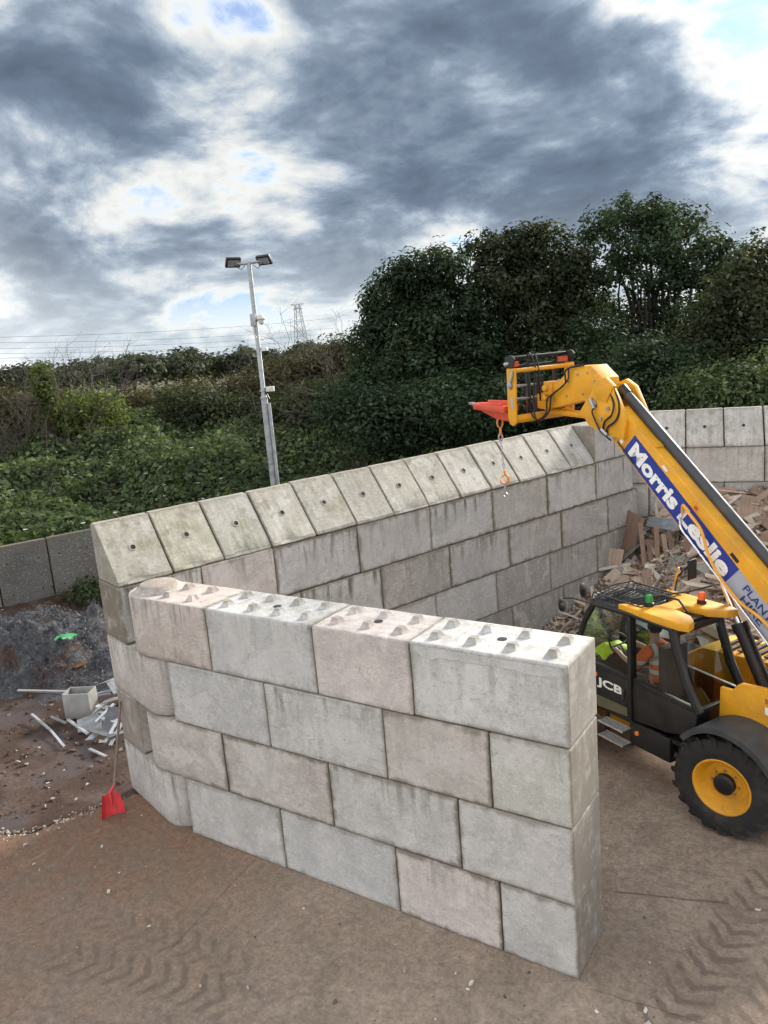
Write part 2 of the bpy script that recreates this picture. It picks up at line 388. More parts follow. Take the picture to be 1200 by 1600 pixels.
M['tree_a'] = leaf_mat('tree_leaf', (.022, .037, .021), (.036, .058, .032), (.060, .088, .048), .28)
M['tree_b'] = leaf_mat('tree_leaf_brown', (.025, .036, .020), (.041, .053, .029), (.070, .078, .042), .28)
M['hedge'] = leaf_mat('hedge_leaf', (.045, .042, .022), (.068, .062, .032), (.10, .085, .045), .25)
M['bright'] = leaf_mat('bright_leaf', (.06, .09, .02), (.09, .125, .03), (.14, .17, .05))
M['far'] = leaf_mat('far_leaf', (.045, .055, .04), (.06, .07, .05), (.085, .09, .065), .2)
M['bark'] = simple('bark', (.055, .045, .036), .9, var=.35, scale=9, bump=.6)
M['twig'] = simple('twig', (.085, .07, .058), .9, var=.3, scale=9)
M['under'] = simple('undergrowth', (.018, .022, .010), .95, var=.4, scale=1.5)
M['flower'] = simple('flower_white', (.8, .8, .78), .6, var=.05)
M['yellow'] = simple('yellow_paint', (.74, .345, .012), .52, var=.16, scale=3, dirt=(.44, .235, .05), coat=.0)
M['black'] = simple('black_paint', (.009, .0095, .011), .42, var=.3, scale=5, dirt=(.028, .025, .022))
M['rubber'] = simple('tyre_rubber', (.020, .020, .021), .78, var=.3, scale=8, dirt=(.055, .048, .04), bump=.3)
M['plastic'] = simple('dark_plastic', (.045, .05, .058), .5, var=.2, scale=5, dirt=(.10, .09, .075))
M['chrome'] = simple('chrome_rod', (.75, .76, .78), .14, 1.0, var=.05)
M['steel'] = simple('dull_steel', (.40, .41, .43), .42, .8, var=.25, scale=14)
M['galv'] = simple('galvanised_steel', (.40, .42, .44), .5, .6, var=.25, scale=9)
M['silver'] = simple('step_aluminium', (.55, .56, .56), .45, .6, var=.2, scale=20)
M['blue'] = simple('sticker_blue', (.012, .035, .27), .35, var=.06)
M['greylabel'] = simple('sticker_grey', (.36, .39, .46), .4, var=.05)
M['white'] = simple('white_print', (.80, .80, .78), .45, var=.06)
M['navy'] = simple('navy_print', (.02, .04, .20), .45, var=.05)
M['red'] = simple('red_paint', (.62, .075, .03), .42, var=.15, scale=8, dirt=(.35, .10, .05))
M['shovelred'] = simple('red_plastic', (.62, .03, .035), .42, var=.10, scale=8)
M['orangehose'] = simple('orange_hose', (.78, .36, .03), .5, var=.1)
M['orange'] = simple('orange_lens', (.85, .22, .02), .25, var=.1)
M['redlens'] = simple('amber_lens', (.75, .13, .03), .22, var=.1)
M['green'] = simple('green_lens', (.015, .22, .05), .25, var=.1)
M['hookpaint'] = simple('orange_hook', (.68, .26, .04), .5, var=.2, dirt=(.3, .15, .06))
M['wood'] = None
M['handle'] = simple('wooden_handle', (.20, .15, .11), .7, var=.25, scale=12)
M['seat'] = simple('seat_fabric', (.03, .03, .032), .85, var=.2)
M['skin'] = simple('skin', (.52, .30, .22), .5, var=.08, scale=20)
M['hair'] = simple('hair', (.05, .035, .025), .7)
M['trouser'] = simple('navy_trousers', (.025, .03, .05), .85, var=.2)
M['hiyellow'] = simple('hi_vis_yellow', (.62, .80, .02), .6, var=.15, scale=9)
M['olive'] = simple('olive_film', (.11, .105, .06), .4, var=.15)
M['dome'] = simple('dome_black', (.012, .012, .014), .12)
M['offwhite'] = simple('off_white_plastic', (.62, .62, .60), .45, var=.1)
M['lampglass'] = simple('lamp_glass', (.30, .31, .32), .12, var=.1)
M['bag'] = simple('green_bag', (.05, .38, .13), .4, var=.2, dirt=(.75, .75, .72))
M['rust'] = simple('rusty', (.32, .13, .045), .8, var=.3, scale=15)
def tint_mat(name, rough=.75, grain=True, metal=0.0):
    m, q, p, o = new_mat(name); oi = q.n('ShaderNodeObjectInfo'); V = q.n('ShaderNodeTexCoord').outputs['Object']
    off = q.n('ShaderNodeCombineXYZ'); q.l(q.math('MULTIPLY', oi.outputs['Random'], 50.0), off.inputs[0])
    V = q.vmath('ADD', V, off.outputs[0]).outputs[0]
    n = q.noise(q.vmath('MULTIPLY', V, (1.0, 9.0, 3.0)).outputs[0] if grain else V, 3.0, 6, .65, .4)
    c = q.mix(1.0, oi.outputs['Color'], q.mr(n, .28, .72, .66, 1.15), 'MULTIPLY')
    d = q.noise(V, 2.0, 4); c = q.mix(q.mr(d, .52, .72, 0, .45), c, (.14, .11, .085) if grain else (.2, .2, .2))
    q.l(c, p.inputs['Base Color']); p.inputs['Roughness'].default_value = rough; p.inputs['Metallic'].default_value = metal
    return m
M['wood'] = tint_mat('waste_wood'); M['sheet'] = tint_mat('scrap_sheet', .42, False, .55)
def glass_mat(name, tint=(.66, .73, .71), refl=1.0):
    m, q, p, o = new_mat(name); q.t.nodes.remove(p)
    t = q.n('ShaderNodeBsdfTransparent'); t.inputs[0].default_value = (*tint, 1)
    g = q.n('ShaderNodeBsdfGlossy'); g.inputs['Roughness'].default_value = .03
    lw = q.n('ShaderNodeLayerWeight'); f = q.math('MULTIPLY_ADD', q.math('POWER', lw.outputs['Facing'], 3.0), .55*refl, .07*refl)
    x = q.n('ShaderNodeMixShader'); q.l(f, x.inputs[0]); q.l(t.outputs[0], x.inputs[1]); q.l(g.outputs[0], x.inputs[2]); q.l(x.outputs[0], o.inputs[0])
    return m
M['glass'] = glass_mat('cab_glass'); M['tinted'] = glass_mat('tinted_glass', (.50, .56, .55))
def vest_mat():
    m, q, p, o = new_mat('hi_vis_orange'); s_ = q.n('ShaderNodeSeparateXYZ'); q.l(q.n('ShaderNodeTexCoord').outputs['Object'], s_.inputs[0])
    def band(v, a, w): return q.mr(q.math('ABSOLUTE', q.math('SUBTRACT', v, a)), w*.9, w*1.1, 1, 0)
    k = q.math('MAXIMUM', band(s_.outputs[2], .20, .03), band(s_.outputs[2], .33, .03))
    sh = q.math('MULTIPLY', band(q.math('ABSOLUTE', s_.outputs[1]), .12, .028), q.mr(s_.outputs[2], .33, .335))
    k = q.math('MAXIMUM', k, sh)
    n = q.noise(q.n('ShaderNodeTexCoord').outputs['Object'], 9, 4)
    c = q.mix(k, q.mix(1.0, (.85, .14, .02), q.mr(n, .3, .7, .75, 1.1), 'MULTIPLY'), (.55, .60, .58))
    q.l(c, p.inputs['Base Color']); p.inputs['Roughness'].default_value = .7; return m
M['vest'] = vest_mat()

# ------------------------------------------------------------------ ground
def sheet(name, poly, z, mat, sub=0):
    me = bpy.data.meshes.new(name); me.from_pydata([(x, y, z) for x, y in poly], [], [tuple(range(len(poly)))]); me.materials.append(mat)
    return link(name, me)
tag(sheet('ground', [(-3000, -400), (3000, -400), (3000, 4000), (-3000, 4000)], -.06, M['field']), kind='structure')
def _edge(a, c, n):
    return [(a[0]+(c[0]-a[0])*i/n+random.uniform(-.035, .035), a[1]+(c[1]-a[1])*i/n+random.uniform(-.035, .035)) for i in range(n)]
yard_poly = _edge((-7.3, -1.05), (-6.75, .30), 12)+[(-6.75, .30), (-5.9, .5), (-2.6, 12.2), (9, 15), (14, 8), (14, -14), (-11, -14)]+_edge((-9.5, -2.2), (-7.3, -1.05), 22)
tag(sheet('concrete_yard', yard_poly, 0.0, M['yard']), kind='structure')
def bumpy(name, x0, x1, y0, y1, nx, ny, hf, mat):
    xs = np.linspace(x0, x1, nx); ys = np.linspace(y0, y1, ny); vs = [(x, y, hf(x, y)) for y in ys for x in xs]
    fs = [(j*nx+i, j*nx+i+1, (j+1)*nx+i+1, (j+1)*nx+i) for j in range(ny-1) for i in range(nx-1)]
    me = bpy.data.meshes.new(name); me.from_pydata(vs, [], fs); me.materials.append(mat); smooth(me, 180)
    return link(name, me)
# cheap value noise
_tab = rng.random((64, 64))
def vn(x, y):
    x0 = np.floor(x).astype(int); y0 = np.floor(y).astype(int); fx, fy = x-x0, y-y0; fx = fx*fx*(3-2*fx); fy = fy*fy*(3-2*fy)
    g = lambda i, j: _tab[(x0+i) % 64, (y0+j) % 64]
    return (g(0,0)*(1-fx)+g(1,0)*fx)*(1-fy)+(g(0,1)*(1-fx)+g(1,1)*fx)*fy
def fb(x, y, o=4):
    sc = np.isscalar(x) and np.isscalar(y)
    x = np.asarray(x, float); y = np.asarray(y, float); a, s, t = 0., 1., 0.
    for i in range(o): a = a+s*vn(x+i*17.3, y+i*9.1); t += s; s *= .5; x = x*2.03; y = y*2.03
    return float(a/t) if sc else a/t
BW0 = np.array([-6.25, .18]); TH = R(72.97); BD = np.array([math.cos(TH), math.sin(TH)]); BN = np.array([-BD[1], BD[0]])   # back wall: start, along, outward
PW0 = np.array([-16.0, 4.2]); PD = np.array([.36, .93]); PD /= np.linalg.norm(PD); PN = np.array([-PD[1], PD[0]])           # panel wall
def g2(c, r, x, y): return math.exp(-((x-c[0])**2+(y-c[1])**2)/(r*r))
def soil_h(x, y):
    p = np.array([x, y]); t = float((p-PW0) @ PN)
    e = min(1, max(0, (-t)/9.0))
    h = .012+.10*fb(x*.9, y*.9)+.05*fb(x*4, y*4)-.06
    h += .55*max(0, 1-(-t)/3.2)**1.5*(.6+.6*fb(x*.8+3, y*.8)) if t < 0 else .5
    h += .22*g2((-9.7, -.4), 1.0, x, y)*fb(x*2, y*2)
    # runs down under the slab along its edge
    k1 = ((x+7.3)*1.35-(y+1.05)*.55)/1.458; k2 = ((x+9.5)*1.15-(y+2.2)*2.2)/2.482
    kx = max(k1, k2) if y < .4 else k1
    f = min(1, max(0, (-kx)/.9)); h = h*f-.02*(1-f)-(.05 if kx > 0 else 0)
    return h
# clip soil to left of the slab edge / wall end
def soil_mesh():
    nx, ny = 90, 70; xs = np.linspace(-19.5, -6.4, nx); ys = np.linspace(-4.2, 9.0, ny)
    vs = []; 
    for y in ys:
        for x in xs: vs.append((x, y, soil_h(x, y)))
    def ok(i, j):
        x, y = xs[i], ys[j]; q = np.array([x, y])
        if (q-PW0)@PN > .25: return False
        # left of slab edge polyline
        k1 = (x+7.3)*(.30+1.05)-(y+1.05)*(-6.75+7.3)      # edge (-7.3,-1.05)->(-6.75,.30)
        k2 = (x+9.5)*(-1.05+2.2)-(y+2.2)*(-7.3+9.5)        # edge (-9.5,-2.2)->(-7.3,-1.05)
        if y > .3 and (q-BW0)@BN < .35: return False
        return True
    keep = [[ok(i, j) for i in range(nx)] for j in range(ny)]
    fs = [(j*nx+i, j*nx+i+1, (j+1)*nx+i+1, (j+1)*nx+i) for j in range(ny-1) for i in range(nx-1) if keep[j][i] or keep[j+1][i+1]]
    me = bpy.data.meshes.new('dirt_ground'); me.from_pydata(vs, [], fs); me.materials.append(M['soil']); smooth(me, 180); return link('dirt_ground', me)
tag(soil_mesh(), kind='structure')
# ------------------------------------------------------------------ concrete block walls
HC, TK = .8035, .74
def _grid(L, r, n):
    return np.array([0, .3*r, r, 2.2*r]+list(np.linspace(2.2*r, L-2.2*r, n+1)[1:-1])+[L-2.2*r, L-r, L-.3*r, L])
def rounded_block(dx, dy, dz, r=.017, seed=0, knobs=None, top_hole=False):
    """cast block with softened, slightly chipped arrises; origin at bottom centre of its length, front face at y=0"""
    gx, gy, gz = _grid(dx, r, max(3, int(dx*6))), _grid(dy, r, 4), _grid(dz, r, 5)
    P_ = []; F_ = []; o_ = 0
    def face(ga, gb, f, flip):
        nonlocal o_
        A, B = np.meshgrid(ga, gb, indexing='ij'); na, nb = A.shape; pts = f(A.ravel(), B.ravel())
        P_.append(np.stack([np.broadcast_to(c, A.size) for c in pts], 1)); I = np.arange(A.size).reshape(na, nb)+o_; o_ += A.size
        q = np.stack([I[:-1, :-1], I[1:, :-1], I[1:, 1:], I[:-1, 1:]], -1).reshape(-1, 4)
        F_.append(q[:, ::-1] if flip else q)
    face(gx, gz, lambda a, c: (a, 0., c), False); face(gx, gz, lambda a, c: (a, float(dy), c), True)
    face(gy, gz, lambda a, c: (0., a, c), True); face(gy, gz, lambda a, c: (float(dx), a, c), False)
    face(gx, gy, lambda a, c: (a, c, 0.), True); face(gx, gy, lambda a, c: (a, c, float(dz)), False)
    Pn = np.round(np.concatenate(P_), 5); U, inv = np.unique(Pn, axis=0, return_inverse=True); inv = inv.ravel()
    q = np.clip(U, r, np.array([dx, dy, dz])-r); d = U-q; ln = np.linalg.norm(d, axis=1)
    ch = fb(U[:, 0]*9+seed*3.1, (U[:, 1]+U[:, 2]*1.7)*9+seed, 3); ne = (np.abs(d) > 1e-6).sum(1)
    rr = np.where(ne < 2, r, r*(1-2.2*np.maximum(0, ch-.55)))
    U = q+d/np.maximum(ln, 1e-6)[:, None]*np.where(ln > 1e-6, rr, 0)[:, None]
    U[:, 1] += .004*(fb(U[:, 0]*2+seed, U[:, 2]*2+7)-.5); U[:, 0] -= dx/2
    vs = U.tolist(); fs = [tuple(f) for f in inv[np.concatenate(F_)].tolist()]
    mb = MB(); mb.add(vs, fs)
    if knobs:
        for kx, ky in knobs: add_knob(mb, kx, ky, dz)
    return mb
def add_knob(mb, kx, ky, z, bs=.065, ts=.032, h=.060):
    j = lambda: random.uniform(-.006, .006)
    vs = [(kx+a*bs+j(), ky+c*bs+j(), z-.004) for a, c in ((-1,-1),(1,-1),(1,1),(-1,1))]+[(kx+a*ts+j(), ky+c*ts+j(), z+h) for a, c in ((-1,-1),(1,-1),(1,1),(-1,1))]
    mb.add(vs, [(4,5,6,7),(0,1,5,4),(1,2,6,5),(2,3,7,6),(3,0,4,7)])
def round_block(L, dy, dz, r=.018, knobs=None):
    """block whose -x end is a half round; straight end at x=+L/2"""
    R_ = dy/2; cx = -L/2+R_
    def ring(ins, z):
        pts = [(L/2-ins, ins, z)]
        n = 18
        pts2 = [(cx-(R_-ins)*math.sin(math.pi*k/n), R_-(R_-ins)*math.cos(math.pi*k/n), z) for k in range(n+1)]
        return pts+pts2+[(L/2-ins, dy-ins, z)]
    rings = [ring(r, 0), ring(.3*r, .3*r), ring(0, r), ring(0, dz*.35), ring(0, dz*.7), ring(0, dz-r), ring(.3*r, dz-.3*r), ring(r, dz), ring(2.6*r, dz)]
    m = len(rings[0]); vs = [p for q in rings for p in q]
    fs = [(i*m+k, i*m+(k+1) % m, (i+1)*m+(k+1) % m, (i+1)*m+k) for i in range(len(rings)-1) for k in range(m)]
    fs += [tuple(range(m-1, -1, -1)), tuple((len(rings)-1)*m+k for k in range(m))]
    mb = MB(); mb.add(vs, fs)
    if knobs:
        for kx, ky in knobs: add_knob(mb, kx, ky, dz)
        mb.lathe([(.31, dz-.004), (.30, dz+.02), (.235, dz+.085), (.225, dz+.09), (0.001, dz+.09)], 28, 'z', (cx+.02, R_, 0))
    return mb
def disc(name, parent, loc, r=.045, rot=(0, 0, 0), ring=False):
    mb = MB(); mb.lathe([(r, 0), (r*.6, .0), (.001, .0)], 14, 'z')  # flat disc, no recess: the shade of the hole is its dark colour
    o = mb.build(name, M['hole'], parent, loc=loc, rot=rot)
    return o
GREY, PALE, PINK, BROWN, BLUE, GREEN = (.50, .488, .472), (.54, .535, .525), (.57, .515, .495), (.49, .455, .425), (.495, .492, .485), (.485, .485, .45)
def kn(n, L, dy=TK): return [(-L/2+L*(i+.5)/n, dy*q) for i in range(n) for q in (.27, .73)]

fw = empty('concrete_block_wall', (0, 0, 0)); tag(fw, 'near wall of stacked pale grey concrete blocks with studded top', 'block wall')
courses = [ # z index, edges from the free end leftwards, colours
    (3, [0, 1.63, 2.85, 4.46], [PALE, PINK, BLUE]), (2, [0, .81, 2.02, 3.645, 5.26], [GREEN, BROWN, GREY, BLUE]),
    (1, [0, 1.2, 2.82, 4.45], [GREY, GREY, BROWN]), (0, [0, .79, 2.015, 3.64, 5.25], [GREY, PINK, BLUE, GREY])]
sd_ = 0
for zi, ed, cols in courses:
    for (a, c_), col in zip(zip(ed, ed[1:]), cols):
        sd_ += 1; L = c_-a-.012; k = None
        if zi == 3: k = kn({1.63: 4, 2.85: 3, 4.46: 4}[c_], L)
        mb = rounded_block(L, TK, HC-.010, seed=sd_, knobs=k)
        o = mb.build('concrete_block', M['stained' if zi < 2 or col is BROWN else 'concrete'], fw, loc=(-(a+c_)/2, random.uniform(-.008, .008), zi*HC), color=col)
        o.rotation_euler.z = R(random.uniform(-.25, .25))
        if zi == 3: disc('lifting_hole_shade', o, (.02, TK/2, HC-.006), .05)
        if c_ == 1.63:   # cement skim run over the top arris of the end block
            n = 46; xs = np.linspace(-L/2+.01, L/2-.03, n); mm = MB()
            lo = [HC-.05-.14*fb(x*3.5+2, 1.3)-.035*fb(x*22, 5) for x in xs]
            vs = [(x, -.006, HC-.034) for x in xs]+[(x, -.007, z) for x, z in zip(xs, lo)]+[(x, .004, z-.006) for x, z in zip(xs, lo)]
            mm.add(vs, [(i, n+i, n+i+1, i+1) for i in range(n-1)]+[(n+i, 2*n+i, 2*n+i+1, n+i+1) for i in range(n-1)])
            mm.build('cement_skim', M['concrete'], o, color=(.50, .50, .495))
for zi, col in ((3, (.50, .44, .405)), (1, (.47, .435, .405))):
    L = 1.59; k = [(-.02, TK*.27), (-.02+.0, TK*.73), (.40, TK*.27), (.40, TK*.73)] if zi == 3 else None
    o = round_block(L, TK, HC-.01, knobs=k).build('rounded_end_block', M['concrete'], fw, loc=(-4.462-L/2, .004, zi*HC), color=col)
    if zi == 3: disc('lifting_hole_shade', o, (-.16, TK/2, HC-.006), .05)

bw = empty('concrete_block_wall', (BW0[0], BW0[1], 0), TH); tag(bw, 'long back wall of concrete blocks with mossy sloping cap blocks', 'block wall')
sB = .8055; BT = .72
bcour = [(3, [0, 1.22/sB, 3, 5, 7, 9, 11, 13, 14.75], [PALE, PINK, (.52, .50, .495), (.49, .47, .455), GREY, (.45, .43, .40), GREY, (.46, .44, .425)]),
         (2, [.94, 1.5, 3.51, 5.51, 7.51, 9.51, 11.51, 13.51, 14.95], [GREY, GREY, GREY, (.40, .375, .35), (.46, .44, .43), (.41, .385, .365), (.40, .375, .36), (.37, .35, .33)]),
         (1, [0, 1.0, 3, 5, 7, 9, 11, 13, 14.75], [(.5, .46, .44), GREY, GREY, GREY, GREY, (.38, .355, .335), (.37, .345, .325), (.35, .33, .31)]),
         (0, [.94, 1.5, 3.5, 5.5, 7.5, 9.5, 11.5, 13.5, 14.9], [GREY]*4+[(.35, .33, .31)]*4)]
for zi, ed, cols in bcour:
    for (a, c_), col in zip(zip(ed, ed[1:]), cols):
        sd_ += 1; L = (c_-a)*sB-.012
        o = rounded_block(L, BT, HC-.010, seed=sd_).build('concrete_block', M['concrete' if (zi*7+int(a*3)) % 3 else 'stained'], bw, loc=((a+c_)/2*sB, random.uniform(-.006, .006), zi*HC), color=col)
for zi, col in ((2, (.475, .435, .41)), (0, (.475, .45, .43))):
    L = 1.64; o = round_block(L, .73, HC-.01).build('rounded_end_block', M['concrete'], bw, color=col)
    o.rotation_euler = (0, 0, R(90)); o.location = (.735, BT-L/2, zi*HC)      # local -x points to -y of the wall
def cap_mesh(w, k=0):
    mb = MB(); mb.prism([(0, 0), (0, .045), (.585, .79), (.70, .80), (BT, .78), (BT, 0)], -w/2, w/2, 'x')
    me = mb.mesh('sloped_cap', M['cap'])
    bm = bmesh.new(); bm.from_mesh(me); bmesh.ops.bevel(bm, geom=list(bm.edges), offset=.016, segments=2, affect='EDGES', clamp_overlap=True)
    bmesh.ops.subdivide_edges(bm, edges=[e for e in bm.edges if e.calc_length() > .3], cuts=5, use_grid_fill=True)
    for v in bm.verts:
        v.co.z += .014*(fb(v.co.x*6+3+k*5, v.co.y*6+v.co.z*5)-.5); v.co.x += .010*(fb(v.co.y*8+k*3, v.co.z*8+2)-.5)
        if v.co.y < .05 and v.co.z > .02: ch_ = max(0, fb(v.co.x*7+k*9, k*2.3, 3)-.56); v.co.y += ch_*.25; v.co.z += ch_*.1
    bmesh.ops.recalc_face_normals(bm, faces=bm.faces)
    bm.to_mesh(me); bm.free(); smooth(me, 35); return me
capms = [cap_mesh(sB-.014-.006*i, i) for i in range(5)]
SL = math.atan2(.745, .585)
eye = MB(); eye.lathe([(.056, -.004), (.054, .008), (.040, .010), (.034, .002)], 16, 'z'); eyem = eye.mesh('lifting_eye', M['cap'])
hol = MB(); hol.lathe([(.036, .0025), (.02, .0025), (.001, .0025)], 14, 'z'); holm = hol.mesh('lifting_hole_shade', M['hole'])  # flat floor inside the eye, dark colour painted for the shade of depth
def add_cap(parent, x, z, col, dz=0.0):
    col = tuple(np.array(col)*np.array((.93, .93, .98)))
    o = link('sloped_cap', random.choice(capms), parent, (x, random.uniform(-.012, .012), z+dz), (0, 0, R(random.uniform(-.4, .4))), col)
    e = link('lifting_eye', eyem, o, (0, .30, .427), (SL, 0, 0), col); link('lifting_hole_shade', holm, o, (0, .30, .427), (SL, 0, 0))
capcols = [(.46, .44, .36), (.48, .46, .36), (.46, .45, .38), (.50, .48, .40), (.44, .425, .36), (.45, .43, .37), (.47, .45, .38), (.50, .48, .41), (.51, .49, .42), (.50, .48, .42), (.51, .49, .43), (.53, .51, .45), (.54, .52, .47)]
for k in range(13): add_cap(bw, (k+.5)*sB, 4*HC, capcols[k], random.uniform(-.006, .008))
for (a, c_) in ((13.0, 13.9), (13.9, 14.75)):
    rounded_block((c_-a)*sB-.012, BT, HC-.01, seed=int(a*7)).build('concrete_block', M['concrete'], bw, loc=((a+c_)/2*sB, .01, 4*HC), color=(.47, .45, .44))
# far wall
FA = R(13); f0 = np.array([-1.83, 12.35]); FD = np.array([math.cos(FA), math.sin(FA)]); fs_ = f0-FD*1.25
fr = empty('concrete_block_wall', (fs_[0], fs_[1], 0), FA); tag(fr, 'far wall of concrete blocks and sloping caps behind the wood heap', 'block wall')
for zi, ed in ((3, [-.3, 1.25, 2.87, 4.48, 6.1, 7.7]), (2, [-.3, .45, 2.06, 3.67, 5.3, 6.9, 7.7]), (1, [-.3, 1.25, 2.87, 4.48, 6.1, 7.7]), (0, [-.3, .45, 2.06, 3.67, 5.3, 7.7])):
    for a, c_ in zip(ed, ed[1:]):
        sd_ += 1
        rounded_block(c_-a-.012, BT, HC-.01, seed=sd_).build('concrete_block', M['concrete'], fr, loc=((a+c_)/2, random.uniform(-.006, .006), zi*HC), color=random.choice([(.47, .45, .43), (.44, .42, .40), (.50, .48, .455)]))
for k in range(9): add_cap(fr, 1.25-sB*1.5+k*sB, 4*HC, random.choice([(.55, .53, .49), (.52, .50, .46), (.57, .55, .50)]))
# old panel wall on the left
pw = empty('concrete_panel_wall', (PW0[0], PW0[1], 0), math.atan2(PD[1], PD[0])); tag(pw, 'low dark stained concrete panel wall behind the swarf heap', 'wall')
def panel_mesh():
    mb = MB(); mb.box((-.605, 0, -.05), (.605, .16, 2.0)); me = mb.mesh('wall_panel', M['panel'])
    bm = bmesh.new(); bm.from_mesh(me); bmesh.ops.bevel(bm, geom=list(bm.edges), offset=.015, segments=2, affect='EDGES'); bm.to_mesh(me); bm.free(); smooth(me, 30)
    return me
pm = panel_mesh()
for k in range(-4, 5):
    o = link('wall_panel', pm, pw, (k*1.24+.46, .02+random.uniform(-.01, .01), random.uniform(-.02, .02)), color=random.choice([(.155, .15, .14), (.18, .175, .16), (.14, .137, .13)]))
    for hx, hz in ((-.35, 1.55), (.35, 1.55), (-.35, .75), (.38, .75)):
        mb = MB(); mb.lathe([(.022, 0), (.001, 0)], 8, 'y'); mb.build('tie_hole_shade', M['hole'], o, loc=(hx+random.uniform(-.03, .03), -.003, hz))  # discs laid on the panel face, coloured dark as a hole's shade
# ------------------------------------------------------------------ telehandler
def text_mesh(s, mat, w, h, bold=.02):
    cu = bpy.data.curves.new('t', 'FONT'); cu.body = s; cu.offset = bold; cu.resolution_u = 3; cu.extrude = 0.0
    to = bpy.data.objects.new('t', cu); C.objects.link(to)
    dg = bpy.context.evaluated_depsgraph_get(); me = bpy.data.meshes.new_from_object(to.evaluated_get(dg))
    bpy.data.objects.remove(to); bpy.data.curves.remove(cu)
    n = len(me.vertices); co = np.empty(n*3); me.vertices.foreach_get('co', co); co = co.reshape(-1, 3)
    lo, hi = co.min(0), co.max(0); co[:, 0] = (co[:, 0]-lo[0])/(hi[0]-lo[0])*w; co[:, 1] = (co[:, 1]-lo[1])/(hi[1]-lo[1])*h; co[:, 2] = 0
    me.vertices.foreach_set('co', co.ravel()); me.update(); me.materials.clear(); me.materials.append(mat); return me
def frame_mat(o, x, y, z): # columns
    return Matrix(((x[0], y[0], z[0], o[0]), (x[1], y[1], z[1], o[1]), (x[2], y[2], z[2], o[2]), (0, 0, 0, 1)))
TW = np.array([.64, 2.99]); TA = R(153)
tel = empty('telehandler', (TW[0], TW[1], 0), TA)
tag(tel, 'yellow telehandler with black cab and raised boom parked behind the near block wall', 'telehandler')
TM = Matrix.Translation((TW[0], TW[1], 0)) @ Matrix.Rotation(TA, 4, 'Z')
def tw(s, l, z): v = TM @ Vector((s, -l, z)); return np.array(v)
Y = lambda l: -l
# chassis and rear frame
mb = MB(); mb.box((-1.15, Y(1.5), .45), (3.1, Y(.42), .95)); mb.box((.1, Y(1.35), .95), (2.9, Y(.9), 1.15)); mb.build('chassis', M['yellow'], tel, .02)
for l0, l1 in ((.30, .36), (1.46, 1.52)):
    mb = MB(); mb.prism([(.20, 1.10), (.18, 1.70), (.02, 1.71), (-.05, 1.80), (-.10, 1.84), (-1.25, 2.0), (-1.35, 1.5), (-1.3, .7), (-.6, .6)], Y(l0), Y(l1)); mb.build('rear_side_plate', M['yellow'], tel, .012)
mb = MB(); mb.box((-1.33, Y(1.45), .62), (-1.15, Y(.37), 1.55)); mb.build('counterweight', M['black'], tel, .03)
mb = MB(); mb.prism([(-.35, .7), (1.75, .7), (1.72, 1.30), (1.35, 1.56), (.3, 1.66), (-.35, 1.66)], Y(2.12), Y(1.40)); hood = mb.build('engine_cover', M['yellow'], tel, .05)
for k in range(6):
    mb = MB(); mb.bar((.42+k*.13, Y(1.50), 1.672-.011*k), (.46+k*.13, Y(2.02), 1.668-.011*k), .05, .02); mb.build('louvre', M['rubber'], hood)
# small maintenance stickers on the rear plate
for s_, z_, w_, h_, mt in ((-.47, 1.62, .10, .09, 'white'), (-.42, 1.25, .075, .10, 'white'), (-.47, 1.74, .10, .06, 'rust')):
    mb = MB(); mb.box((s_-w_/2, Y(.297), z_-h_/2), (s_+w_/2, Y(.2955), z_+h_/2)); mb.build('sticker', M[mt], tel)
# wheels
def wheel(s, l, steer, near):
    R0, WD = .645, .40
    e = bpy.data.objects.new('wheel', MB().lathe([(.31, -.15), (.32, -.12), (.32, .12), (.31, .15)], 28).mesh('wheel', M['yellow'])); C.objects.link(e); e.parent = tel
    e.location = (s, Y(l), R0-.005); e.rotation_euler = (0, 0, steer+(0 if near else math.pi))
    h = WD/2; prof = [(.315, -h*.78), (.36, -h*.95), (.45, -h*1.02), (.54, -h*.98), (.585, -h*.86), (.600, -h*.5), (.605, 0), (.600, h*.5), (.585, h*.86), (.54, h*.98), (.45, h*1.02), (.36, h*.95), (.315, h*.78)]
    mb = MB(); mb.lathe(prof, 48)
    ty = mb.build('tyre', M['rubber'], e)
    nl = 19; mb = MB()
    for sd in (-1, 1):
        for k in range(nl):
            a0 = 2*math.pi*(k+(.5 if sd > 0 else 0))/nl
            vs = []
            for (t, da, rr) in ((.02, 0.0, .645), (.55, .12, .643), (.93, .25, .622), (1.04, .30, .55)):
                for dw in (-.036, .036):
                    for ri in (rr-.05, rr):
                        a = a0+da+dw*(1 if ri == rr else 1.3); vs.append((ri*math.cos(a), sd*t*h, ri*math.sin(a)))
            fs = []
            for i in range(3):
                p, q = i*4, i*4+4
                fs += [(p+1, p+3, q+3, q+1), (p, p+1, q+1, q), (p+2, q+2, q+3, p+3)]
            fs += [(0, 2, 3, 1), (12, 13, 15, 14)]
            mb.add(vs, fs)
    mb.build('tread_lugs', M['rubber'], ty)
    mb = MB(); mb.lathe([(.345, .165), (.352, .185), (.335, .19), (.315, .17), (.30, .13), (.275, .085), (.25, .05), (.20, .045), (.19, .055), (.001, .055)], 40)
    mb.lathe([(.345, -.165), (.30, -.13), (.001, -.1)], 40); mb.build('rim', M['yellow'], e)
    mb = MB(); mb.lathe([(.125, .05), (.125, .12), (.105, .135), (.08, .14), (.001, .145)], 24); mb.build('hub', M['black'], e)
    for k in range(8):
        a = 2*math.pi*k/8; mb = MB(); mb.lathe([(.016, .05), (.016, .075), (.001, .078)], 6, 'y', (.16*math.cos(a), 0, .16*math.sin(a))); mb.build('wheel_nut', M['steel'], e)
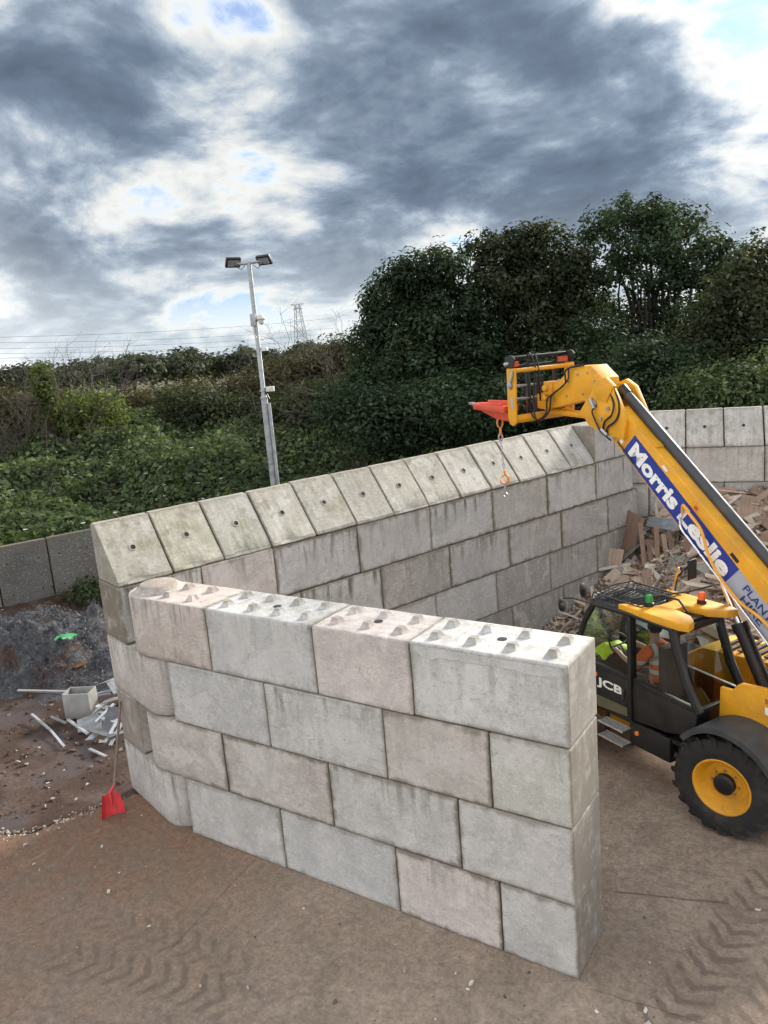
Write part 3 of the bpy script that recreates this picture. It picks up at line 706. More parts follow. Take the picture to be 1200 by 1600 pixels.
wheel(-.08, .11, R(14), True); wheel(-.10, 1.85, R(14), False); wheel(2.72, .0, R(-4), True); wheel(2.72, 1.85, R(-4), False)
# fenders
def fender(s, l0, l1, r=.82, a0=38, a1=150, cz=.66):
    n = 16; vs = []; fs = []
    for k in range(n+1):
        a = R(a0+(a1-a0)*k/n)
        for l, dr in ((l0, -.07), (l0, 0), (l1, 0), (l1, -.02)):
            vs.append((s+(r+dr)*math.cos(a), Y(l), cz+(r+dr)*math.sin(a)))
        for l, dr in ((l0+.02, -.07), (l0+.02, -.025), (l1, -.025)):
            vs.append((s+(r+dr)*math.cos(a), Y(l), cz+(r+dr)*math.sin(a)))
    for k in range(n):
        p, q = k*7, k*7+7
        fs += [(p, p+1, q+1, q), (p+1, p+2, q+2, q+1), (p+4, q+4, q+5, p+5), (p+5, q+5, q+6, p+6), (p, q, q+4, p+4), (p+2, p+6, q+6, q+2)]
    mb = MB(); mb.add(vs, fs); return mb.build('fender', M['plastic'], tel)
fender(-.26, -.20, .30, .79); fender(2.72, -.22, .34, a0=30, a1=150); fender(2.72, 1.6, 2.07)
# cab ----------------------------------------------------------------
CR = .86
roofz = 2.38
side = [(1.97, roofz), (2.16, 2.08), (2.27, 1.80), (2.30, 1.50)]
for l in (.02, CR):
    mb = MB(); mb.tube([(s, Y(l), z) for s, z in side]+[(2.22, Y(l), 1.1), (2.05, Y(l), .80)], .042, 8); mb.build('front_pillar', M['black'], tel)
    mb = MB(); mb.bar((1.31, Y(l), .92), (1.31, Y(l), roofz), .06, .115, (0, 1, 0)); mb.build('middle_pillar', M['black'], tel, .01)
    mb = MB(); mb.tube([(.64, Y(l), roofz), (.60, Y(l), 2.2), (.45, Y(l), 1.76), (.25, Y(l), 1.42)], .058, 8); mb.build('rear_pillar', M['black'], tel)
    mb = MB(); mb.bar((2.30, Y(l), 1.49), (1.31, Y(l), 1.49), .06, .07); mb.bar((1.31, Y(l), 1.49), (.24, Y(l), 1.43), .06, .07); mb.build('window_sill', M['black'], tel, .01)
    mb = MB(); mb.tube([(2.0, Y(l), roofz), (1.3, Y(l), roofz+.02), (.62, Y(l), roofz)], .045, 8); mb.build('roof_rail', M['black'], tel)
    for nm, pl in (('front_side_window', [(1.95, 2.35), (2.14, 2.06), (2.24, 1.8), (2.27, 1.53), (1.34, 1.53), (1.34, 2.36)]), ('rear_side_window', [(1.28, 2.36), (1.28, 1.53), (.32, 1.48), (.47, 1.78), (.61, 2.2), (.66, 2.35)])):
        mb = MB(); mb.add([(a_, Y(l), c_) for a_, c_ in pl], [tuple(range(len(pl)))]); mb.build(nm, M['glass'], tel)
mb = MB(); mb.prism([(2.28, 1.46), (1.35, 1.46), (1.35, .93), (1.98, .86), (2.12, .98)], Y(.035), Y(-.015)); door = mb.build('door', M['black'], tel, .015)
mb = MB(); mb.prism([(1.98, 1.07), (1.37, 1.07), (1.37, .95), (1.96, .90)], Y(-.0165), Y(-.018)); mb.build('door_strip', M['olive'], door)
tm = text_mesh('JCB', M['white'], .47, .155, .035)
o = link('door_lettering', tm, door); o.matrix_local = frame_mat((1.92, Y(-.0175), 1.185), (-1, 0, 0), (0, 0, 1), (0, 1, 0))
mb = MB(); mb.box((1.91, Y(-.0165), 1.345), (1.965, Y(-.018), 1.40)); mb.build('door_emblem', M['orange'], door)
mb = MB(); mb.tube([(1.42, Y(-.03), 1.18), (1.42, Y(-.05), 1.2), (1.42, Y(-.05), 1.3), (1.42, Y(-.03), 1.32)], .012, 6); mb.build('door_handle', M['plastic'], door)
mb = MB(); mb.prism([(1.29, 1.46), (.26, 1.40), (.30, 1.1), (.70, .98), (1.29, .93)], Y(.035), Y(-.01)); mb.build('cab_side_panel', M['black'], tel, .012)
mb = MB(); mb.box((.40, Y(CR), .84), (2.1, Y(.03), .90)); mb.prism([(2.30, 1.46), (2.05, .82), (1.98, .82), (2.22, 1.46)], Y(CR), Y(.04)); mb.prism([(.24, 1.42), (.42, .85), (.48, .85), (.30, 1.42)], Y(CR), Y(.04)); mb.build('cab_floor', M['black'], tel)
mb = MB(); mb.box((.45, Y(CR+.02), .85), (2.1, Y(CR-.02), 1.46)); mb.build('cab_inner_panel', M['black'], tel)
mb = MB(); mb.box((.68, Y(.42), .55), (1.34, Y(.0), .90)); bx_ = mb.build('tank_box', M['black'], tel, .04)
mb = MB(); mb.lathe([(.034, 0), (.030, .018), (.001, .022)], 16, 'y'); mb.build('side_marker', M['orange'], tel, loc=(1.22, Y(-.002), .76))
for z_ in (.745, .535):
    st = MB(); st.box((1.38, Y(.06), z_-.012), (1.83, Y(.045), z_+.012)); st.box((1.38, Y(-.115), z_-.012), (1.83, Y(-.10), z_+.012)); st = st.build('step', M['silver'], tel)
    for k in range(3):
        mb = MB(); mb.box((1.385, Y(.018-.040*k), z_-.006), (1.825, Y(.002-.040*k), z_+.008)); mb.build('tread_bar', M['silver'], st)
    for s_ in (1.39, 1.60, 1.81):
        mb = MB(); mb.box((s_-.012, Y(.045), z_-.02), (s_+.012, Y(-.10), z_-.006)); mb.build('cross_bar', M['plastic'], st)
for s_ in (1.36, 1.81): MB().box((s_, Y(.10), .50), (s_+.04, Y(.05), .95)).build('step_hanger', M['black'], tel)
# windscreen, rear window
def quad_glass(nm, pts, mat='glass', parent=tel):
    mb = MB(); mb.add(pts, [(0, 1, 2, 3)]); return mb.build(nm, M[mat], parent)
wp = [(1.97, 2.35), (2.15, 2.07), (2.26, 1.80), (2.29, 1.52)]
mb = MB(); vs = []
for s_, z_ in wp: vs += [(s_, Y(.06), z_), (s_, Y(CR-.04), z_)]
mb.add(vs, [(0,1,3,2), (2,3,5,4), (4,5,7,6)]); mb.build('windscreen', M['glass'], tel)
quad_glass('rear_window', [(.60, Y(.07), 2.28), (.60, Y(CR-.05), 2.28), (.27, Y(CR-.05), 1.46), (.27, Y(.07), 1.46)])
MB().bar((.255, Y(.0), 1.43), (.255, Y(CR), 1.43), .06, .07).build('rear_sill', M['black'], tel, .01); MB().bar((.63, Y(.0), 2.33), (.63, Y(CR), 2.33), .07, .09).build('rear_header', M['black'], tel, .01)
# roof
yl = [(1.50, -.01), (.52, -.03), (.40, .02), (.44, .16), (.60, .29), (.88, .34), (.88, .54), (.60, .60), (.42, .74), (.37, .88), (.50, .92), (1.50, .90), (1.42, .80), (1.14, .66), (1.10, .44), (1.14, .22), (1.42, .09)]
mb = MB(); mb.prism([(a, Y(c_)) for a, c_ in yl], 2.40, 2.50, 'z'); rf = mb.build('yellow_roof', M['yellow'], tel, .016)
mb = MB(); mb.box((.64, Y(.84), 2.37), (1.5, Y(.04), 2.415)); mb.build('roof_panel', M['black'], tel, .01)
mb = MB(); mb.prism([(2.03, Y(.02)), (2.03, Y(.86)), (1.12, Y(.82)), (1.12, Y(.06))], 2.385, 2.43, 'z'); rg = mb.build('roof_frame', M['black'], tel, .015)
quad_glass('roof_window', [(1.98, Y(.07), 2.44), (1.98, Y(.81), 2.44), (1.16, Y(.78), 2.445), (1.16, Y(.10), 2.445)], 'tinted')
gd = MB().tube([(2.02, Y(.03), 2.44), (2.02, Y(.06), 2.51), (2.02, Y(.44), 2.535), (2.02, Y(.82), 2.51), (2.02, Y(.85), 2.44)], .012, 6).build('roof_guard', M['black'], tel)
for k in range(11):
    s_ = 1.95-.075*k; mb = MB(); mb.tube([(s_, Y(.04), 2.44), (s_, Y(.08), 2.50), (s_, Y(.44), 2.53), (s_, Y(.80), 2.50), (s_, Y(.84), 2.44)], .008, 5); mb.build('guard_bar', M['black'], gd)
for l in (.08, .80):
    mb = MB(); mb.tube([(2.02, Y(l), 2.505), (1.18, Y(l), 2.50)], .011, 5); mb.build('guard_rail', M['black'], gd)
for k in range(9):
    mb = MB(); mb.bar((2.06, Y(.08+.09*k), 2.47), (2.0, Y(.11+.09*k), 2.47), .035, .012); mb.build('guard_slot', M['steel'], gd)
for nm, s_, l, z_, mt in (('green_beacon', 1.17, .20, 2.495, 'green'), ('amber_beacon', .80, .74, 2.495, 'redlens')):
    mb = MB(); mb.lathe([(.062, 0), (.058, .05), (.05, .055), (.05, .06)], 18, 'z'); be = mb.build(nm, M['black'], tel, loc=(s_, Y(l), z_))
    mb = MB(); mb.lathe([(.048, .055), (.046, .13), (.036, .155), (.001, .16)], 18, 'z'); mb.build('lens', M[mt], be)
mb = MB(); mb.tube([(1.40, Y(.10), 2.46), (1.38, Y(.12), 2.56), (1.15, Y(.42), 2.60), (.92, Y(.46), 2.58), (.78, Y(.47), 2.44)], .016, 6); mb.build('cable_guard', M['black'], tel)
mb = MB(); mb.tube([(1.15, Y(.42), 2.60), (.98, Y(.70), 2.62), (.86, Y(1.0), 2.66)], .012, 6); mb.build('light_wire', M['black'], tel)
# mirrors
mb = MB(); mb.tube([(2.02, Y(.03), 2.36), (2.3, Y(-.08), 2.40), (2.46, Y(-.10), 2.36)], .012, 6); ma = mb.build('mirror_arm', M['black'], tel)
for s_, l, z_ in ((2.48, -.10, 2.26), (2.28, .12, 2.47)):
    mb = MB(); mb.lathe([(.001, -.035), (.06, -.03), (.10, -.012), (.105, .0), (.10, .006), (.001, .008)], 18, 'x'); mb.build('mirror', M['black'], ma, loc=(s_, Y(l), z_), rot=(0, R(10), R(20)))
mb = MB(); mb.tube([(1.35, Y(.88), 2.45), (1.50, Y(1.12), 2.62), (1.42, Y(1.3), 2.80)], .014, 6); ma = mb.build('mirror_arm', M['black'], tel)
mb = MB(); mb.box((1.36, Y(1.34), 2.58), (1.39, Y(1.18), 2.86)); mb.build('mirror', M['black'], ma, .012)
mb = MB(); mb.bar((1.47, Y(1.0), 2.52), (1.42, Y(1.05), 2.78), .05, .02); mb.build('mirror_bracket', M['yellow'], ma)
# interior
mb = MB(); mb.box((1.0, Y(.66), 1.16), (1.50, Y(.20), 1.29)); mb.box((.92, Y(.64), 1.27), (1.06, Y(.22), 1.98)); mb.box((1.02, Y(.58), .88), (1.44, Y(.28), 1.16)); mb.build('driver_seat', M['seat'], tel, .04)
mb = MB(); mb.prism([(2.24, 1.44), (1.98, 1.52), (1.95, 1.40), (2.05, .9), (2.1, .9)], Y(.82), Y(.06)); mb.build('dashboard', M['plastic'], tel, .02)
mb = MB(); mb.tube([(2.06, Y(.42), 1.40), (1.93, Y(.42), 1.66)], .03, 8); scol = mb.build('steering_column', M['black'], tel)
pts = []; ctr = np.array((1.90, Y(.42), 1.70)); ax1 = np.array((0, 1, 0)); ax2 = np.array((math.sin(R(40)), 0, math.cos(R(40))))*1.0
pts = [ctr+.175*(math.cos(a)*ax1+math.sin(a)*ax2) for a in np.linspace(0, 2*math.pi, 25)]
mb = MB(); mb.tube(pts, .015, 6, False); mb.tube([ctr-.17*ax1, ctr, ctr+.17*ax1], .012, 5); mb.tube([ctr, ctr-.17*ax2], .012, 5); mb.build('steering_wheel', M['black'], scol)
# boom ----------------------------------------------------------------
LB0, LB1 = .88, 1.24
boom = MB().prism([(2.42, 4.49), (2.28, 4.95), (-1.15, 1.93), (-1.05, 1.18)], Y(LB1), Y(LB0)).build('boom', M['yellow'], tel, .02)
bd = np.array([-(2.42+1.05), -(4.49-1.18)]); bd /= np.linalg.norm(bd)    # down the boom, (s,z)
bu = np.array([bd[1], -bd[0]]); bu = bu if bu[1] > 0 else -bu
LLc = np.array([2.225, 4.335])
def on_boom(u, v, l): q = LLc+bd*u+bu*v; return (q[0], Y(l), q[1])
def boom_quad(nm, u0, u1, v0, v1, l, mat, parent=boom):
    me = MB().add([on_boom(u0, v0, l), on_boom(u1, v0, l), on_boom(u1, v1, l), on_boom(u0, v1, l), on_boom(u0, v0, l+.002), on_boom(u1, v0, l+.002), on_boom(u1, v1, l+.002), on_boom(u0, v1, l+.002)], [(0,1,2,3),(7,6,5,4),(0,4,5,1),(1,5,6,2),(2,6,7,3),(3,7,4,0)]).mesh(nm, mat)
    return link(nm, me, parent)
boom_quad('blue_sticker', 0, 2.26, .0, .33, LB0-.0025, M['blue']); boom_quad('grey_sticker', 2.262, 4.1, .0, .33, LB0-.0025, M['greylabel'])
def boom_text(s, u, v, w, h, mat, bold):
    me = text_mesh(s, mat, w, h, bold); o = link('boom_lettering', me, boom); q = on_boom(u, v, LB0-.005)
    o.matrix_local = frame_mat(q, (bd[0], 0, bd[1]), (bu[0], 0, bu[1]), (0, 1, 0)); return o
boom_text('Morris', .08, .05, 1.04, .235, M['white'], .045); boom_text('Leslie', 1.22, .05, .98, .235, M['white'], .045)
boom_text('PLANT', 2.46, .185, .50, .105, M['navy'], .02); boom_text('HIRE', 2.53, .05, .39, .105, M['navy'], .02)
# rigid hose carrier along the top
tl = 1.13; p0, p1 = np.array([2.40, 5.12]), np.array([-1.1, 2.02])
mb = MB(); mb.tube([(p0[0], Y(tl), p0[1]), (p1[0], Y(tl), p1[1])], .076, 16); hc = mb.build('hose_carrier', M['plastic'], boom)
mb = MB(); mb.tube([(2.47, Y(tl), 5.18), (2.36, Y(tl), 5.085)], .084, 16); mb.build('carrier_end', M['black'], boom)
for u in (.3, 1.1, 1.9, 2.7):
    q = on_boom(u, .44, 1.0); mb = MB(); mb.bar((q[0], Y(.90), q[2]), (q[0], Y(1.20), q[2]), .10, .03, (bu[0], 0, bu[1])); mb.build('carrier_clip', M['yellow'], boom)
mb = MB(); mb.tube([(2.3-.035*k+.0, Y(.87-.004), 4.47-.035*k-.02*(k % 2)) for k in range(9)], .012, 5); mb.build('rough_hose_edge', M['black'], boom)
# knuckle plates and gooseneck
mb = MB(); mb.prism([(2.33, 5.20), (2.50, 5.30), (2.66, 5.24), (2.85, 5.04), (2.98, 4.88), (2.80, 4.66), (2.42, 4.55), (2.15, 4.50), (2.10, 4.78)], Y(.90), Y(.82)); mb.prism([(2.33, 5.20), (2.50, 5.30), (2.66, 5.24), (2.85, 5.04), (2.98, 4.88), (2.80, 4.66), (2.42, 4.55), (2.15, 4.50), (2.10, 4.78)], Y(1.32), Y(1.24)); kn_ = mb.build('knuckle_plate', M['yellow'], boom, .012)
mb = MB(); mb.prism([(2.30, 5.24), (2.45, 5.36), (2.62, 5.33), (2.70, 5.20), (2.62, 5.06), (2.44, 5.02)], Y(.80), Y(.87)); mb.build('knuckle_boss', M['yellow'], boom, .008)
mb = MB(); mb.prism([(2.60, 5.34), (2.83, 5.52), (3.22, 5.51), (3.70, 5.16), (4.02, 5.10), (4.02, 4.88), (3.80, 4.86), (3.0, 5.02), (2.82, 4.95), (2.5, 4.9)], Y(1.22), Y(.91)); gn = mb.build('gooseneck', M['yellow'], boom, .008)
for s_, z_, r_ in ((2.68, 5.0, .045), (2.42, 4.93, .03), (2.56, 4.78, .025), (2.35, 4.72, .025)):
    mb = MB(); mb.lathe([(r_, 0), (r_, .02), (.001, .022)], 12, 'y', (s_, Y(.82), z_)); mb.build('pin', M['steel'], boom)
mb = MB(); mb.tube([(3.0, Y(1.06), 4.78), (3.95, Y(1.06), 4.83)], .055, 12); mb.build('tilt_cylinder', M['yellow'], boom); mb = MB(); mb.tube([(2.78, Y(1.06), 4.77), (3.05, Y(1.06), 4.78)], .03, 10); mb.build('tilt_rod', M['chrome'], boom)
mb = MB(); mb.box((3.62, Y(1.0), 5.10), (3.80, Y(.86), 5.30)); mb.lathe([(.05, 0), (.05, .05), (.03, .06), (.001, .06)], 12, 'y', (3.74, Y(.86), 5.2)); mb.lathe([(.05, 0), (.05, .05), (.03, .06), (.001, .06)], 12, 'y', (3.80, Y(.90), 5.05)); mb.build('valve_block', M['yellow'], boom, .01)
# carriage
car = MB().prism([(3.92, 5.54), (4.12, 5.54), (4.14, 4.78), (4.10, 4.68), (4.02, 4.655), (3.95, 4.70)], Y(.45), Y(.41)).build('carriage', M['yellow'], boom, .012)
MB().prism([(3.92, 5.54), (4.12, 5.54), (4.14, 4.78), (4.10, 4.68), (4.02, 4.655), (3.95, 4.70)], Y(1.62), Y(1.58)).build('carriage_side', M['yellow'], car, .012)
mb = MB(); mb.tube([(4.03, Y(.45), 4.755), (4.03, Y(1.6), 4.755)], .065, 14); mb.build('lower_tube', M['yellow'], car)
mb = MB(); mb.tube([(3.95, Y(.45), 5.50), (3.95, Y(1.6), 5.50)], .035, 10); mb.build('upper_bar', M['yellow'], car)
mb = MB(); mb.tube([(4.11, Y(.40), 5.69), (4.11, Y(1.62), 5.69)], .028, 10); mb.tube([(4.13, Y(.40), 5.56), (4.13, Y(1.62), 5.56)], .02, 8); mb.build('fork_rail', M['black'], car)
for l in (.40, 1.60):
    mb = MB(); mb.prism([(4.02+.13*math.cos(a)-.02, 5.60+.14*math.sin(a)) for a in np.linspace(-.3, 2.6, 10)]+[(3.94, 5.55)], Y(l-.012), Y(l+.012)); mb.build('rail_end_plate', M['black'], car)
    mb = MB(); mb.box((4.0, Y(l+.16 if l < 1 else l-.04), 5.56), (4.09, Y(l+.04 if l < 1 else l-.18), 5.64)); mb.build('red_stop', M['red'], car)
for l in (.56, .84, 1.02, 1.12, 1.40):
    mb = MB(); mb.bar((4.16, Y(l), 4.72), (4.14, Y(l), 5.60 if l in (.84, 1.40) else 5.38), .06, .05, (0, 1, 0)); mb.build('fork_shank', M['black'], car)
for z_ in (5.05, 5.25):
    mb = MB(); mb.tube([(4.14, Y(.45), z_), (4.14, Y(1.6), z_)], .022, 8); mb.build('cross_rail', M['steel'], car)
mb = MB(); mb.lathe([(.055, 0), (.055, .03), (.02, .035), (.001, .035)], 12, 'y', (4.03, Y(.41), 5.28)); mb.build('side_pin', M['steel'], car)
mb = MB(); mb.box((4.0, Y(.4075), 4.92), (4.05, Y(.4095), 5.10)); mb.build('data_plate', M['greylabel'], car)
mb = MB(); mb.tube([(3.95, Y(.40), 5.50), (4.0, Y(.38), 5.34)], .022, 8); mb.tube([(4.12, Y(.38), 5.60), (4.03, Y(.42), 5.62)], .03, 8); mb.build('locking_pin', M['steel'], car)
# red hook plate on the fork
mb = MB(); mb.prism([(4.17, .36), (4.95, .36), (5.06, .42), (5.06, .55), (4.95, .62), (4.17, .66)], 4.86, 4.96, 'z')
mb.v = [(x, -y, z+(.03 if x > 4.9 else 0)) for x, y, z in mb.v]; hk = mb.build('fork_hook_plate', M['red'], car, .012)
mb = MB(); mb.box((4.25, Y(.60), 4.955), (4.85, Y(.57), 5.03)); mb.box((4.25, Y(.42), 4.955), (4.85, Y(.39), 5.0)); mb.prism([(4.2, 4.86), (4.9, 4.86), (4.5, 4.74), (4.2, 4.72)], Y(.52), Y(.46)); mb.build('hook_plate_rib', M['red'], hk, .008)
mb = MB(); mb.bar((5.0, Y(.48), 4.955), (5.20, Y(.48), 4.98), .09, .03); mb.build('fork_tip', M['steel'], car)
# hoses
def hose(pts, r=.012, mat='black', nm='hose', n=40):
    P_ = [np.array(p, float) for p in pts]; out_ = []
    P2 = [2*P_[0]-P_[1]]+P_+[2*P_[-1]-P_[-2]]
    per = max(3, n//(len(P_)-1))
    for i in range(1, len(P2)-2):
        a, b_, c_, d_ = P2[i-1:i+3]
        for k in range(per):
            t = k/per; out_.append(.5*((2*b_)+(-a+c_)*t+(2*a-5*b_+4*c_-d_)*t*t+(-a+3*b_-3*c_+d_)*t**3))
    out_.append(P_[-1]); return MB().tube(out_, r, 6).build(nm, M[mat], boom)
hose([(2.95, Y(.90), 5.53), (3.22, Y(.87), 5.50), (3.25, Y(.86), 5.33), (3.42, Y(.85), 5.2), (3.62, Y(.85), 5.08), (3.68, Y(.85), 4.85), (3.85, Y(.8), 4.70), (3.98, Y(.75), 4.82), (3.95, Y(.72), 5.1), (3.95, Y(.72), 5.55)], .013)
hose([(3.0, Y(.90), 5.53), (3.28, Y(.85), 5.47), (3.30, Y(.85), 5.28), (3.48, Y(.84), 5.16), (3.70, Y(.84), 5.03), (3.74, Y(.84), 4.82), (3.9, Y(.78), 4.72), (4.0, Y(.82), 5.0), (3.93, Y(.82), 5.52), (4.05, Y(.82), 5.74), (4.13, Y(.80), 5.62)], .013)
hose([(3.93, Y(.90), 5.0), (3.93, Y(.88), 5.55), (4.05, Y(.88), 5.76), (4.14, Y(.86), 5.6)], .013)
hose([(2.42, Y(.84), 5.20), (2.30, Y(.80), 5.0), (2.32, Y(.78), 4.85), (2.46, Y(.79), 4.75), (2.52, Y(.80), 4.62)], .015)
hose([(2.36, Y(.86), 5.22), (2.22, Y(.82), 5.02), (2.24, Y(.80), 4.80), (2.42, Y(.79), 4.66), (2.44, Y(.82), 4.55)], .015)
hose([(2.62, Y(.84), 4.98), (2.70, Y(.79), 4.90), (2.66, Y(.79), 4.78), (2.55, Y(.80), 4.60), (2.40, Y(.84), 4.48)], .013)
hose([(2.74, Y(.80), 5.06), (2.66, Y(.79), 4.93)], .03, 'steel', 'hose_fitting', 6); hose([(2.53, Y(.79), 4.64), (2.42, Y(.79), 4.56)], .028, 'steel', 'hose_fitting', 6)
hose([(1.19, Y(.85), 3.60), (1.16, Y(.83), 3.72), (1.05, Y(.80), 3.64), (.86, Y(.80), 3.44), (.74, Y(.80), 3.12), (.56, Y(.80), 2.86), (.30, Y(.81), 2.62), (-.06, Y(.82), 2.43), (-.6, Y(.83), 1.9)], .02, 'orangehose', 'orange_hose')
hose([(1.22, Y(.86), 3.60), (1.22, Y(.85), 3.42), (1.05, Y(.85), 3.24), (.4, Y(.85), 2.62), (-.7, Y(.85), 1.56)], .014, 'chrome', 'steel_pipe')
for s_, z_ in ((2.9, 5.42), (3.1, 5.40), (3.3, 5.30), (3.0, 5.12), (3.35, 5.08), (3.6, 5.02), (2.75, 5.30)):
    MB().lathe([(.018, 0), (.018, .012), (.001, .013)], 6, 'y', (s_, Y(.91), z_)).build('bolt', M['steel'], boom)
for u_, v_, w_, h_, mt_ in ((-.14, .06, .06, .06, 'white'), (2.05, .355, .14, .05, 'black'), (.6, .36, .10, .04, 'white'), (1.3, .36, .06, .05, 'red')): boom_quad('warning_decal', u_, u_+w_, v_, v_+h_, LB0-.004, M[mt_])
# hook-symbol sticker on the boom
mb = MB(); q = on_boom(-.30, .20, LB0-.004)
for pts in ([(-.03, .11), (.03, .11), (.03, .09), (-.03, .09)], [(-.008, .09), (.008, .09), (.008, .02), (-.008, .02)], [(-.09, .03), (-.07, -.02), (-.02, -.05), (.03, -.05), (.08, -.015), (.10, .03), (.06, .01), (.0, .0), (-.05, .01)]):
    c0 = len(mb.v); mb.v += [tuple(on_boom(-.30+a, .20+c_, LB0-.004)) for a, c_ in pts]; mb.f.append(tuple(range(c0, c0+len(pts))))
mb.build('hook_symbol', M['black'], boom)
# lift cylinder
mb = MB(); mb.tube([(-.15, Y(.98), 1.15), (.40, Y(.98), 2.22)], .092, 16); lc = mb.build('lift_cylinder', M['black'], tel)
mb = MB(); mb.tube([(.40, Y(.98), 2.22), (.90, Y(.98), 3.18)], .042, 12); mb.build('lift_rod', M['chrome'], lc)
mb = MB(); mb.tube([(.38, Y(.98), 2.18), (.43, Y(.98), 2.28)], .105, 16); mb.build('gland', M['black'], lc)
# lifting chain
P0 = tw(4.45, .49, 4.74); ch = empty('lifting_chain', P0); tag(ch, 'short lifting chain with orange hooks hanging from the red fork plate', 'chain')
def link_mesh(a, b_, r, n=14): # oval ring in xz
    pts = [(a*math.cos(t), 0, b_*math.sin(t)) for t in np.linspace(0, 2*math.pi, n+1)]; return MB().tube(pts, r, 6, False)
big = link_mesh(.045, .08, .015).mesh('master_link', M['hookpaint']); sm_ = link_mesh(.017, .030, .007, 10).mesh('chain_link', M['steel'])
link('master_link', big, ch, (0, 0, -.06), (0, 0, R(40)))
o = link('shackle', link_mesh(.035, .06, .016).mesh('shackle', M['hookpaint']), ch, (0, 0, -.20), (0, 0, R(120)))
o = link('coupler', link_mesh(.03, .05, .016).mesh('coupler', M['steel']), ch, (0, 0, -.29), (0, 0, R(30)))
for k in range(10): link('chain_link', sm_, ch, (.003*k, 0, -.36-.048*k), (0, R(4), R(90*(k % 2)+25)))
mb = MB(); mb.tube([(0.03, 0, -.84), (.045, 0, -.90), (.09, 0, -.95), (.085, 0, -1.02), (.03, 0, -1.06), (-.03, 0, -1.03), (-.04, 0, -.98)], [.018, .021, .024, .025, .022, .017, .010], 8); mb.tube([(.045, 0, -.90), (-.04, 0, -.95)], .012, 6); mb.build('hook', M['hookpaint'], ch, rot=(0, 0, R(30)))
mb = MB(); mb.tube([(.03, 0, -1.05), (.03, 0, -1.2)], .012, 6); mb.tube([(.03+.035*math.cos(t), 0, -1.235+.035*math.sin(t)) for t in np.linspace(0, 2*math.pi, 12)], .010, 6, False); mb.build('hook_latch', M['steel'], ch)
# ------------------------------------------------------------------ driver
def skin_obj(name, verts, edges, radii, mat, parent=None, sub=2, root=0):
    me = bpy.data.meshes.new(name); me.from_pydata(verts, edges, []); o = bpy.data.objects.new(name, me); C.objects.link(o)
    md = o.modifiers.new('s', 'SKIN'); md.use_smooth_shade = True; o.modifiers.new('u', 'SUBSURF').levels = sub
    for i, r in enumerate(radii):
        r = (r, r) if not isinstance(r, tuple) else r; me.skin_vertices[0].data[i].radius = r
    me.skin_vertices[0].data[root].use_root = True
    dg = bpy.context.evaluated_depsgraph_get(); m2 = bpy.data.meshes.new_from_object(o.evaluated_get(dg)); bpy.data.objects.remove(o)
    m2.materials.clear(); m2.materials.append(mat); smooth(m2, 180); return link(name, m2, parent)
HP = tw(1.18, .43, 1.36)
per = empty('person', HP, TA); tag(per, 'person in orange hi-vis jacket seated in the telehandler cab, hands on the wheel', 'person')
# local: x forward, y left, z up, origin at the hips
sk_v = [(0, 0, 0), (.02, 0, .2), (.05, 0, .40), (.08, 0, .53), (.10, 0, .61), (.13, 0, .70), (.12, 0, .80)]
sk_e = [(0, 1), (1, 2), (2, 3), (3, 4), (4, 5), (5, 6)]; sk_r = [(.15, .12), (.14, .11), (.15, .11), (.09, .08), (.055, .055), (.085, .075), (.07, .068)]
for sy, ez in ((1, .30), (-1, .36)):
    i = len(sk_v); sk_v += [(.07, sy*.19, .47), (.22, sy*.26, .24), (.50, sy*.19, ez-.03), (.60, sy*.16, ez+.0), (.66, sy*.15, ez+.01)]
    sk_e += [(3, i), (i, i+1), (i+1, i+2), (i+2, i+3), (i+3, i+4)]; sk_r += [.062, .048, .034, .03, (.035, .022)]
    for k, (dy, ln) in enumerate(((-.03, .055), (-.01, .065), (.01, .062), (.03, .05))):
        j = len(sk_v); sk_v += [(.685, sy*.15+dy, ez+.035), (.715, sy*.15+dy, ez+.022), (.715, sy*.15+dy, ez-.012)]; sk_e += [(i+4, j), (j, j+1), (j+1, j+2)]; sk_r += [.011, .010, .009]
    j = len(sk_v); sk_v += [(.655, sy*.15-sy*.045, ez), (.69, sy*.15-sy*.05, ez-.01)]; sk_e += [(i+3, j), (j, j+1)]; sk_r += [.012, .010]
    k = len(sk_v); sk_v += [(.10, sy*.10, -.02), (.42, sy*.14, .02), (.52, sy*.14, -.36), (.64, sy*.14, -.42)]; sk_e += [(0, k), (k, k+1), (k+1, k+2), (k+2, k+3)]; sk_r += [.085, .065, .045, .04]
body = skin_obj('body', sk_v, sk_e, sk_r, M['skin'], per)
jv = [(-.01, 0, -.02), (.02, 0, .2), (.05, 0, .40), (.08, 0, .51), (.10, 0, .58)]; je = [(0, 1), (1, 2), (2, 3), (3, 4)]; jr = [(.185, .15), (.17, .14), (.18, .14), (.12, .11), (.075, .075)]
for sy, ez in ((1, .30), (-1, .36)):
    i = len(jv); jv += [(.07, sy*.20, .47), (.22, sy*.265, .24), (.34, sy*.24, .25)]; je += [(3, i), (i, i+1), (i+1, i+2)]; jr += [.085, .075, .065]
skin_obj('hi_vis_jacket', jv, je, jr, M['vest'], per)
tv = [(0, 0, 0)]; te = []; tr = [(.165, .135)]
for sy in (1, -1):
    k = len(tv); tv += [(.10, sy*.10, -.02), (.42, sy*.14, .02), (.52, sy*.14, -.34)]; te += [(0, k), (k, k+1), (k+1, k+2)]; tr += [.10, .082, .06]
skin_obj('trousers', tv, te, tr, M['trouser'], per)
mb = MB(); mb.lathe([(.001, .125), (.05, .115), (.085, .075), (.096, .02), (.092, -.03), (.08, -.06)], 18, 'z'); mb.build('hair', M['hair'], per, loc=(.105, 0, .765))
